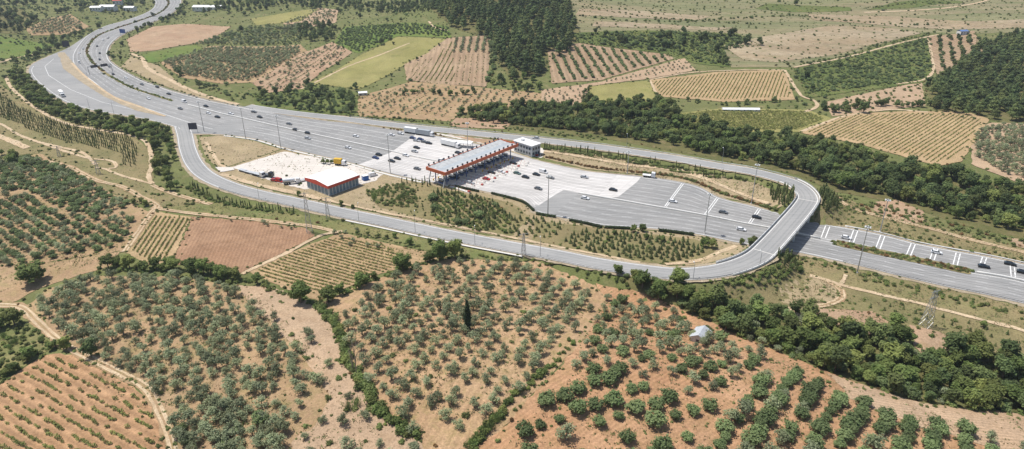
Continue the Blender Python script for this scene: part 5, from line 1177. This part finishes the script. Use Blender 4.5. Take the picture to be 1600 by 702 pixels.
for px, py, c, lab, *v in (
 (124,99,W_,'white van on the left carriageway of the bend beside the tan island',1),(130,77,S_,'silver car entering the bend near the dark sign'),(124,84,W_,'white car on the bend opposite the median tip'),
 (156,84,K_,'black car on the bend right of the median'),(152,73,K_,'black car highest on the bend right of the median'),(161,63,W_,'white car far up the bend on the right carriageway'),(156,94,K_,'black car just above the overhead gantry'),
 (169,60,G_,'grey car far up the bend beside the white one'),(171,105,G_,'grey car just past the overhead gantry'),(177,117,K_,'black car on the right carriageway beside the planted median'),(197,123,W_,'white car on the right carriageway beside the planted median'),
 (246,137,K_,'black car on the right carriageway at the outer shoulder'),(264,148,K_,'black car at the end of the planted median'),(222,133,G_,'grey car mid bend on the right carriageway'),(232,155,W_,'white car below the end of the planted median'),
 (288,160,W_,'white van leaving the bend in the middle lanes',1),(282,171,G_,'dark grey car on the lower carriageway beside the island tip'),(322,167,K_,'black car by the first light mast'),(326,178,W_,'white car under the first light mast'),
 (340,184,K_,'black car right of the first light mast'),(361,179,W_,'white car between the first two light masts'),(397,176,G_,'grey car at the far shoulder near the second mast'),(406,184,K_,'black car right of the second light mast'),
 (452,195,G_,'grey car in the plaza approach behind the third mast'),(462,204,K_,'black car in the plaza approach, left of a pair'),(481,209,K_,'black car in the plaza approach beside a silver one'),(481,217,S_,'silver car in the plaza approach below a black one'),
 (556,214,W_,'white car alone in the upper plaza approach lanes'),(544,232,W_,'white car in the lower plaza approach lanes'),(587,248,B_,'dark blue car of the stopped pair before the plaza concrete'),(592,243,K_,'black car of the stopped pair before the plaza concrete'),
 (612,253,K_,'black car left of the mast in the near queue'),(621,249,K_,'black car right of the mast in the near queue'),(652,265,G_,'dark grey car nearing the canopy in the lowest lane'),(648,238,S_,'silver car in the middle lanes before the canopy'),
 (651,232,K_,'black car in the middle lanes before the canopy'),(612,212,W_,'white car beside the queued lorries, left one'),(626,210,W_,'white car beside the queued lorries, right one'),(634,244,W_,'white car crossing onto the pale concrete'),
 (645,217,B_,'blue car at the left of the parked cluster behind the plaza'),(651,221,S_,'silver car in the parked cluster behind the plaza'),(657,219,B_,'blue car in the middle of the parked cluster'),(663,223,G_,'grey car in the parked cluster behind the plaza'),(670,225,K_,'black car at the right end of the parked cluster'),
 (768,271,K_,'black car leaving the toll booths in the near lanes'),(802,256,K_,'black car leaving the toll booths in the far lanes'),(780,262,S_,'silver car coming out from under the canopy'),
 (808,272,'green','grey-green car just right of the toll islands'),(821,278,K_,'black car on the pale concrete below the grey-green car'),(838,274,K_,'black car on the pale concrete right of the islands'),(849,270,W_,'white van on the pale concrete right of the islands',1),
 (860,279,G_,'dark grey car behind the lamp mast head right of the islands'),(841,296,G_,'dark grey car on the near side of the plaza exit'),(913,278,S_,'silver car on the far side of the pale concrete'),(958,298,K_,'black car at the lower edge of the pale concrete'),
 (914,311,W_,'white car on the dark asphalt below the pale concrete'),(1051,316,W_,'white car between the cross lines of the plaza exit'),(1130,333,G_,'dark grey car near the last cross line before the bridge'),(1182,341,K_,'black car about to pass under the bridge'),
 (1158,360,W_,'white car on the near carriageway left of the bridge'),(1322,373,W_,'white car just right of the bridge'),(1463,396,W_,'white car on the cross lines right of the bridge'),(1537,418,K_,'black car beyond the end of the planted median'),
 (1578,414,K_,'black car in the far lane at the right edge'),(1598,427,K_,'black car cut by the right picture edge')):
    car(px, py, c, lab, bool(v))
for px, py, c, lab in ((712,279,K_,'black car under the near end of the toll canopy'),(740,268,W_,'white car half under the canopy by the near booths'),(758,262,G_,'grey car half under the middle of the canopy'),(790,250,W_,'white car at the exit of the far booths'),(690,252,W_,'white car entering the middle toll lanes'),(716,240,K_,'black car entering the far toll lanes'),(760,281,'red','red car leaving the near toll lanes'),(783,270,W_,'white car leaving the middle toll lanes'),(735,287,S_,'silver car in the lowest exit lane beside the hedge')): car(px, py, c, lab)
car(837, 217, S_, 'silver car on the upper ramp behind the toll office', z=.1)
car(583, 275, W_, 'white van parked beside the blue container', True, z=.0, rz=.6, grp='vehicles in the yard'); car(429, 283, 'red', 'red car parked at the near edge of the yard', z=.0, rz=-.4, grp='vehicles in the yard'); car(437, 284, 'red', 'red van parked at the near edge of the yard', True, z=.0, rz=-.5, grp='vehicles in the yard')
car(836, 243, 'red', 'red car parked behind the toll office', z=-.05, rz=-.5, grp='cars by the office'); car(846, 243, 'grey', 'grey car parked behind the toll office', z=-.05, rz=.9, grp='cars by the office')
def lorry(px, py, label, rz=None, L=11.5, cab='white', box='roof_white', z=.02, grp='lorries', flip=False, tank=False, flat=False):
    x, y = pz(px, py, z); a = (nearest_dir(x, y) if rz is None else rz)+(math.pi if flip else 0); e = empty('lorry', (float(x), float(y), z), a)
    m = MB(); m.prism([(L/2-2.2, .6), (L/2, .6), (L/2+.02, 1.6), (L/2-.3, 2.9), (L/2-2.0, 3.1), (L/2-2.2, 3.0)], -1.2, 1.2); c = m.build('cab', 'car_'+cab, e)
    box_part('windscreen', (L/2-.36, L/2+.03, -1.05, 1.05, 1.65, 2.45), 'glass', c)
    if tank: m = MB(); m.tube((-L/2, 0, 2.1), (L/2-2.7, 0, 2.1), 1.15, 1.15, 14); m.build('tank', 'tin', e)
    elif flat: box_part('flat_bed', (-L/2, L/2-2.6, -1.25, 1.25, 1.1, 1.35), box, e)
    else: box_part('cargo_box', (-L/2, L/2-2.5, -1.27, 1.27, 1.1, 3.9), box, e)
    box_part('chassis', (-L/2+.1, L/2-.4, -.5, .5, .65, 1.1), 'dark_steel', e)
    for wx in (L/2-1.2, -L/2+1, -L/2+2.2, -L/2+3.4):
        for wy in (-1.05, 1.05): o = link('wheel', whl, e, (wx, wy, 0)); o.scale = (1.5, 1.3, 1.5)
    tag(e, label, 'lorry', grp)
lorry(97, 150, 'white lorry alone on the broad left apron'); lorry(646, 209, 'white lorry queued behind the plaza, left one', L=13); lorry(664, 212, 'white lorry queued behind the plaza, right one', L=13, box='roof_blue')
lorry(704, 229, 'long white lorry standing near the canopy on the far side', L=14); lorry(1014, 277, 'small white maintenance lorry at the far plaza edge', L=7, flat=True)
lorry(532, 258, 'yellow lorry parked behind the red-trimmed shed', rz=-.2, L=7, cab='white', box='yellow', grp='vehicles in the yard'); lorry(456, 287, 'tank lorry parked at the near edge of the yard', rz=.3, L=9, tank=True, grp='vehicles in the yard')
lorry(404, 275, 'flat-bed lorry at the left corner of the yard', rz=-.55, L=9, flat=True, box='wall_grey', grp='vehicles in the yard'); lorry(419, 276, 'dark-cabbed flat-bed lorry in the yard beside the red car', rz=-.4, L=7, flat=True, cab='black', box='dark_steel', grp='vehicles in the yard')
for q, (px, py, rz) in enumerate(((380, 268, -.55), (390, 271, -.5), (470, 284, .7))):
    x, y = pz(px, py, 0); e = empty('trailer', (float(x), float(y), -.05), rz); box_part('bed', (-3, 3, -1.1, 1.1, .9, 1.1), 'wall_grey', e); box_part('drawbar', (3, 4.2, -.08, .08, .8, .95), 'dark_steel', e)
    for wx in (-1.8, -.8):
        for wy in (-.95, .95): link('wheel', whl, e, (wx, wy, 0)).scale = (1.3, 1.3, 1.3)
    tag(e, ('grey flat trailer at the left tip of the yard', 'grey flat trailer second from the left tip of the yard', 'grey flat trailer beside the red-trimmed shed')[q], 'trailer', 'trailers in the yard')
x, y = pz(571, 281, 0); e = empty('storage_container', (float(x), float(y), -.05), .62); tag(e, 'blue storage container beside the red-trimmed shed', 'container')
box_part('body', (-1.6, 1.6, -1.2, 1.2, .05, 2.6), 'container_blue', e); box_part('roof', (-1.65, 1.65, -1.25, 1.25, 2.6, 2.68), 'roof_white', e); box_part('door', (-1.64, -1.6, -1.0, 1.0, .2, 2.4), 'blue_roof', e)
# white canopy roof behind the lorry
rz = -.25; x, y = pz(722, 222, 3); e = empty('carport', (float(x), float(y), -.1), rz); tag(e, 'white flat-roofed carport behind the queued lorry', 'carport'); box_part('roof', (-6.5, 6.5, -2.6, 2.6, 3.0, 3.25), 'roof_white', e)
for sx in (-6, 0, 6):
    for sy in (-2.3, 2.3): box_part('post', (sx-.1, sx+.1, sy-.1, sy+.1, 0, 3.0), 'steel', e)
# ---- masts, lamps, pylons, signs
def height_at(x, y, row, z0=0):
    lo, hi = z0, z0+45
    for _ in range(30):
        m = (lo+hi)/2
        if proj(x, y, m)[1] > row: lo = m
        else: hi = m
    return lo-z0
def ground_at(px, py, z):
    if z is None: x, y = P1(px, py); return x, y, float(hf(x, y))
    x, y = pz(px, py, z); return float(x), float(y), z
for q, (px, py, top, lab) in enumerate(((319,206,158,'tall light mast at the tip of the tan plot, leftmost of the row'),(384,217,168,'tall light mast above the tan plot, second from left'),(439,232,180,'tall light mast at the corner of the tan plot and yard'),
     (610,271,210,'tall light mast left of the toll canopy in front of the queue'),(731,235,191,'tall light mast behind the toll canopy'),(856,336,274,'tall light mast at the near hedge of the plaza exit'),(1101,365,302,'tall light mast on the near side between hedge and bridge'),
     (1174,318,256,'tall light mast at the far plaza edge nearest the bridge'),(980,271,236,'light mast at the far plaza edge beside the rust-brown hedge'),(1339,426,353,'tall light mast on the near verge right of the bridge'),(1375,362,311,'tall light mast on the far verge right of the bridge'))):
    x, y, z = ground_at(px, py, 0); h = height_at(x, y, top); e = empty('light_mast', (x, y, -.2)); tag(e, lab, 'light mast', 'tall light masts of the plaza')
    m = MB(); m.tube((0,0,0), (0,0,h), .25, .12, 8); m.build('pole', 'steel', e); m = MB(); m.tube((0,0,0), (0,0,.5), .5, .45, 8); m.build('base', 'kerb', e)
    m = MB(); m.tube((0,0,h-.6), (0,0,h-.35), .9, .9, 12); hd = m.build('head_ring', 'dark_steel', e)
    for k in range(6): t = k*math.pi/3; m = MB(); m.box(-.3, .3, -.25, .25, h-.35, h-.05); o = m.build('floodlight', 'lamp_glass', hd, (1.0*math.cos(t), 1.0*math.sin(t), -.2), t)
for px, py, top, z, lab in ((561,348,319,0,'slim street lamp on the near side of the lower ramp, left of the block plantation'),(649,364,331,0,'slim street lamp on the near side of the lower ramp below the plantation'),(742,382,355,.5,'slim street lamp on the near side of the lower ramp, third along'),(844,400,372,2,'slim street lamp on the near side of the lower ramp, fourth along'),
     (405,311,288,0,'slim street lamp at the left bend of the lower ramp'),(1083,436,412,6.2,'slim street lamp where the lower ramp bends to the bridge'),(1187,415,394,7,'slim street lamp at the near end of the bridge'),(1128,256,232,4.3,'slim street lamp on the far side of the upper ramp'),(979,232,210,1.5,'slim street lamp on the far side of the upper ramp near the wood'),
     (136,118,105,0,'slim street lamp by the gantry on the bend'),(178,178,160,0,'slim street lamp on the near edge of the apron'),(140,170,153,0,'slim street lamp on the left part of the apron edge'),(210,30,18,0,'lamp post in the median of the farthest bend')):
    x, y, z = ground_at(px, py, z); h = max(6, height_at(x, y, top, z)); e = empty('street_lamp', (x, y, z-.3)); tag(e, lab, 'street lamp', 'slim street lamps')
    m = MB(); m.tube((0,0,0), (0,0,h), .12, .07, 6); m.build('pole', 'steel', e); m = MB(); m.tube((0,0,h-.1), (0,1.6,h+.15), .05, .05, 5); a_ = m.build('arm', 'steel', e); m = MB(); m.taper(-.2, .2, 1.3, 2.1, h+.1, h+.28, .05, .05, .05); m.build('lamp_head', 'lamp_glass', a_)
def pylon(px, py, top, lab, w_=1.3):
    x, y, z = ground_at(px, py, None); h = height_at(x, y, top, z); e = empty('lattice_pylon', (x, y, z-.2), .4); tag(e, lab, 'pylon', 'steel lattice pylons')
    c = lambda s, t, zz: (s*w_*(1-.75*zz/h), t*w_*(1-.75*zz/h), zz)
    Q = ((-1,-1),(1,-1),(1,1),(-1,1))
    for s, t in Q: m = MB(); m.tube(c(s,t,0), c(s,t,h), .09, .06, 4); m.build('leg', 'steel', e)
    m = MB(); n = max(4, int(h/2.2))
    for i in range(n):
        za, zb = h*i/n, h*(i+1)/n
        for k in range(4): a, b = Q[k], Q[(k+1) % 4]; m.tube(c(*a, za), c(*b, zb), .05, .05, 4); m.tube(c(*b, za), c(*a, zb), .05, .05, 4)
    tag(m.build('bracing', 'steel', e), kind='stuff')
    for zz in (h*.8, h*.97): m = MB(); m.box(-2.2, 2.2, -.08, .08, zz-.08, zz+.08); m.build('cross_arm', 'steel', e)
pylon(484,364,300,'tall lattice pylon at the corner of the ploughed field'); pylon(513,342,308,'lattice pylon beside the lower ramp near the shed', .9); pylon(818,402,364,'lattice pylon beside the lower ramp below the plantation', .9)
pylon(1446,510,453,'lattice pylon on the lower right meadow beside the pink bare patch', 1.6); pylon(154,272,250,'small lattice pylon on the left meadow', 1.0); pylon(93,245,228,'small lattice pylon at the far side of the left meadow', .8)
def signboard(px, py, z, w_, h0, h1, rz, mat, lab, name='road_sign'):
    x, y = pz(px, py, z); e = empty(name, (float(x), float(y), z-.1), rz); tag(e, lab, 'road sign', 'road signs and gantries')
    for s in (-w_/2+.3, w_/2-.3): m = MB(); m.tube((s, 0, 0), (s, 0, h1), .12, .12, 6); m.build('post', 'steel', e)
    box_part('panel', (-w_/2, w_/2, -.2, -.12, h0, h1), mat, e)
signboard(303, 207, 0, 5.5, 2.2, 6.6, .1, 'sign_dark', 'dark sign panel on two posts at the ramp junction'); signboard(105, 77, 0, 6.5, 2.5, 8.5, .3, 'sign_dark', 'dark sign panel at the tip of the tan island'); signboard(193, 56, 0, 8, 3, 7.5, -.3, 'sign_blue', 'blue sign panel on the outer side of the bend')
x0, y0 = pz(140, 117); x1, y1 = pz(176, 112); gl = math.hypot(x1-x0, y1-y0); e = empty('sign_gantry', (float(x0), float(y0), -.1), math.atan2(y1-y0, x1-x0)); tag(e, 'overhead sign gantry crossing the carriageways on the bend', 'gantry', 'road signs and gantries')
for s in (0, gl): m = MB(); m.tube((s, 0, 0), (s, 0, 7.4), .25, .25, 8); m.build('post', 'steel', e)
m = MB(); m.box(-.3, gl+.3, -.25, .25, 6.6, 7.2); m.build('beam', 'steel', e)
for a, b in ((.12, .42), (.55, .85)): box_part('panel', (gl*a, gl*b, -.4, -.27, 5.6, 8.0), 'sign_dark', e)
# ---- hedges along the near plaza edge
def hedge(P, hgt, wid, label, mat='hedge_leaf', world=None):
    C = resample(worldline(P)[:,:2] if world is None else world, .5); g = np.random.default_rng(len(P)*7+int(hgt*10)); n = len(C)*16
    i = g.integers(0, len(C), n); T = np.gradient(C, axis=0); T /= np.hypot(T[:,0], T[:,1])[:,None]+1e-9; N = np.stack([-T[:,1], T[:,0]], 1)
    f = g.uniform(-1, 1, n); zz = g.uniform(.05, 1, n)*hgt; edge = g.random(n) < .5; f = np.where(edge, np.sign(f)*g.uniform(.8, 1.08, n), f); zz = np.where(edge, zz, hgt*g.uniform(.9, 1.1, n))
    c = np.column_stack([C[i]+N[i]*(f*wid/2)[:,None]+T[i]*g.uniform(-.3, .3, n)[:,None], zz]); nn = np.column_stack([N[i]*f[:,None], .4+.6*(zz/hgt)])+g.normal(0, .35, (n, 3))
    V, Fq = leaf_quads(c, nn, .2, g); e = empty('hedge', (float(C[len(C)//2][0]), float(C[len(C)//2][1]), -.15)); off = np.array([C[len(C)//2][0], C[len(C)//2][1], 0]); link('foliage', mesh_np('foliage', V-off, Fq, [mat]), e)
    strip_solid(np.column_stack([C-off[:2], np.zeros(len(C))]), wid*.8, hgt*.9, 'inner_growth', mat, e); tag(e, label, 'hedge', 'clipped hedges along the near plaza edge')
hedge([(712,292),(730,296),(748,300)], 1.2, 1.1, 'clipped dark hedge nearest the canopy on the near plaza edge'); hedge([(768,303),(800,311),(820,318),(834,330)], 1.2, 1.2, 'curved clipped dark hedge round the plaza corner'); hedge([(838,335),(856,338),(868,340)], 1.3, 1.2, 'short clipped dark hedge at the foot of the light mast')
hedge([(890,345),(915,350),(940,356)], 1.3, 1.3, 'clipped dark hedge in the middle of the near plaza edge'); hedge([(945,356),(965,357),(985,358)], 1.2, 1.3, 'straight clipped dark hedge left of the two round trees'); hedge([(1029,361),(1055,364),(1084,368)], 1.4, 1.4, 'clipped dark hedge nearest the bridge on the plaza edge')
# ---- median ground
mw = MEDR; T = np.gradient(mw, axis=0); T /= np.hypot(T[:,0], T[:,1])[:,None]; Nn = np.stack([-T[:,1], T[:,0]], 1)
sheet('planted_median', np.vstack([mw+Nn*3.1, (mw-Nn*3.1)[::-1]]), 'meadow', .1, .15, 2.0, True, 0.05)
mw = HM[int(.2*NS):int(12.9*NS)]; ribbon('bend_median', mw, 2.6, 'meadow', .1, False, z=.05, jit=.2)
# ---- cypress, bare tree, hut, far sheds
x, y = P1(731, 521); e = empty('cypress_tree', (x, y, float(hf(x, y))), 0, (1.25, 1.25, 1.25)); link('trunk', KIND['cypress_tree'][0][1], e); link('crown', KIND['cypress_tree'][0][0], e); tag(e, 'lone tall dark cypress in the central orchard', 'tree')
def bare_tree(px, py, h, label, seed=3):
    g = random.Random(seed); x, y = P1(px, py); e = empty('bare_tree', (x, y, float(hf(x, y))-.2)); t = MB(); b = MB()
    t.tube((0,0,0), (.2,.1,h*.5), .22, .14, 6); t.tube((.2,.1,h*.5), (-.1,.2,h*.95), .14, .03, 6)
    def grow(p, d, L, r, k):
        q = tuple(p[i]+d[i]*L for i in range(3)); b.tube(p, q, r, r*.55, 4)
        if k:
            for _ in range(3): grow(q if g.random() < .6 else tuple((p[i]+q[i])/2 for i in range(3)), Vector((d[0]+g.uniform(-.5,.5), d[1]+g.uniform(-.5,.5), d[2]+g.uniform(-.1,.4))).normalized(), L*.62, r*.55, k-1)
    for k in range(16): z = h*(.2+.7*k/16); grow((.15,.1,z), Vector((g.uniform(-1,1), g.uniform(-1,1), g.uniform(.8,1.6))).normalized(), h*.15*(1.2-.6*k/16), .06, 2)
    t.build('trunk', 'pale_bark', e); b.build('branches', 'pale_bark', e); tag(e, label, 'tree')
bare_tree(557, 588, 13, 'tall bare leafless tree in the hedgerow between the orchards'); bare_tree(551, 580, 10, 'shorter bare leafless tree left of the tall bare one', 8)
x, y = P1(1094, 532); e = empty('tin_hut', (x, y, float(hf(x, y))-.1), 1.0, (1.2, 1.2, 1.2)); tag(e, 'small white tin hut with gabled roof in the right orchard', 'hut')
box_part('wall', (-2.6, 2.6, -2, 2, -.4, 2.3), 'hut_wall', e); m = MB(); m.prism([(-2, 2.3), (2, 2.3), (0, 3.4)], -2.6, -2.5); o = m.build('gable', 'hut_wall', e); o.rotation_euler.z = math.pi/2
m = MB(); m.prism([(-2, 2.3), (2, 2.3), (0, 3.4)], 2.5, 2.6); o = m.build('gable', 'hut_wall', e); o.rotation_euler.z = math.pi/2
for s in (-1, 1): m = MB(); m.hexa([(-2.9,s*2.4,2.12),(2.9,s*2.4,2.12),(2.9,0,3.46),(-2.9,0,3.46),(-2.9,s*2.4,2.2),(2.9,s*2.4,2.2),(2.9,0,3.54),(-2.9,0,3.54)]); m.build('roof_sheet', 'hut_roof', e)
box_part('door', (-2.66, -2.6, -.5, .5, -.3, 1.8), 'sign_dark', e); box_part('window', (-.6, .6, -2.06, -2, .8, 1.6), 'glass', e)
def shed(px, py, w_, d_, h, rz, wall, roof, label, cat='shed', win=2):
    x, y = P1(px, py); e = empty('farm_shed' if cat == 'shed' else 'building', (x, y, float(hf(x, y))-.3), rz); tag(e, label, cat)
    box_part('wall', (-w_/2, w_/2, -d_/2, d_/2, -.6, h), wall, e)
    for s in (-1, 1): m = MB(); m.hexa([(-w_/2-.3,s*(d_/2+.3),h-.05),(w_/2+.3,s*(d_/2+.3),h-.05),(w_/2+.3,0,h+d_*.16),(-w_/2-.3,0,h+d_*.16),(-w_/2-.3,s*(d_/2+.3),h+.12),(w_/2+.3,s*(d_/2+.3),h+.12),(w_/2+.3,0,h+d_*.16+.17),(-w_/2-.3,0,h+d_*.16+.17)]); m.build('roof', roof, e)
    for k in range(win): xx = -w_/2+w_*(k+.5)/win; box_part('window', (xx-.5, xx+.5, -d_/2-.05, -d_/2, h*.4, h*.8), 'glass', e)
    box_part('door', (-w_/2+.4, -w_/2+1.3, -d_/2-.06, -d_/2, -.3, h*.75), 'dark_steel', e)
shed(567,149,6.5,4.5,2.6,.3,'hut_wall','tarp','small white-roofed farm shed on the slope behind the plaza'); shed(1157,173,26,4.5,1.6,-.03,'tarp','tarp','long low white shelter between the hillside vineyards', win=6)
shed(1503,54,9,6,4,.2,'wall_white','blue_roof','blue-roofed house at the top of the terraced rows', 'house', 3); shed(152,17,14,10,5,.1,'wall_white','roof_white','white warehouse at the top left, leftmost of three', 'warehouse', 4); shed(170,16,20,12,5.5,.05,'wall_white','roof_white','white warehouse at the top left, middle of three', 'warehouse', 5)
shed(204,17,14,10,5,0,'wall_white','roof_white','white warehouse at the top left beside the road', 'warehouse', 4); shed(326,16,40,12,5,-.05,'wall_white','roof_white','long white warehouse beyond the farthest bend', 'warehouse', 8); shed(185,7,12,9,6,.3,'wall_white','fascia_red','red-roofed house beyond the far warehouses', 'house', 3)
# ------------------------------------------------------------------ summer haze
m = bpy.data.materials.new('haze'); m.use_nodes = True; n = m.node_tree.nodes; l = m.node_tree.links
n.remove(n['Principled BSDF']); pv = n.new('ShaderNodeVolumePrincipled'); pv.inputs['Color'].default_value = (.80, .88, .95, 1); pv.inputs['Density'].default_value = .00011; pv.inputs['Anisotropy'].default_value = .25
l.new(pv.outputs[0], n['Material Output'].inputs['Volume']); MATS['haze'] = m
mb = MB(); mb.box(-9200, 9200, -800, 12200, float(GH.min())-1, float(max(GH.max(), HC))+25); tag(mb.build('haze', 'haze'), kind='stuff')
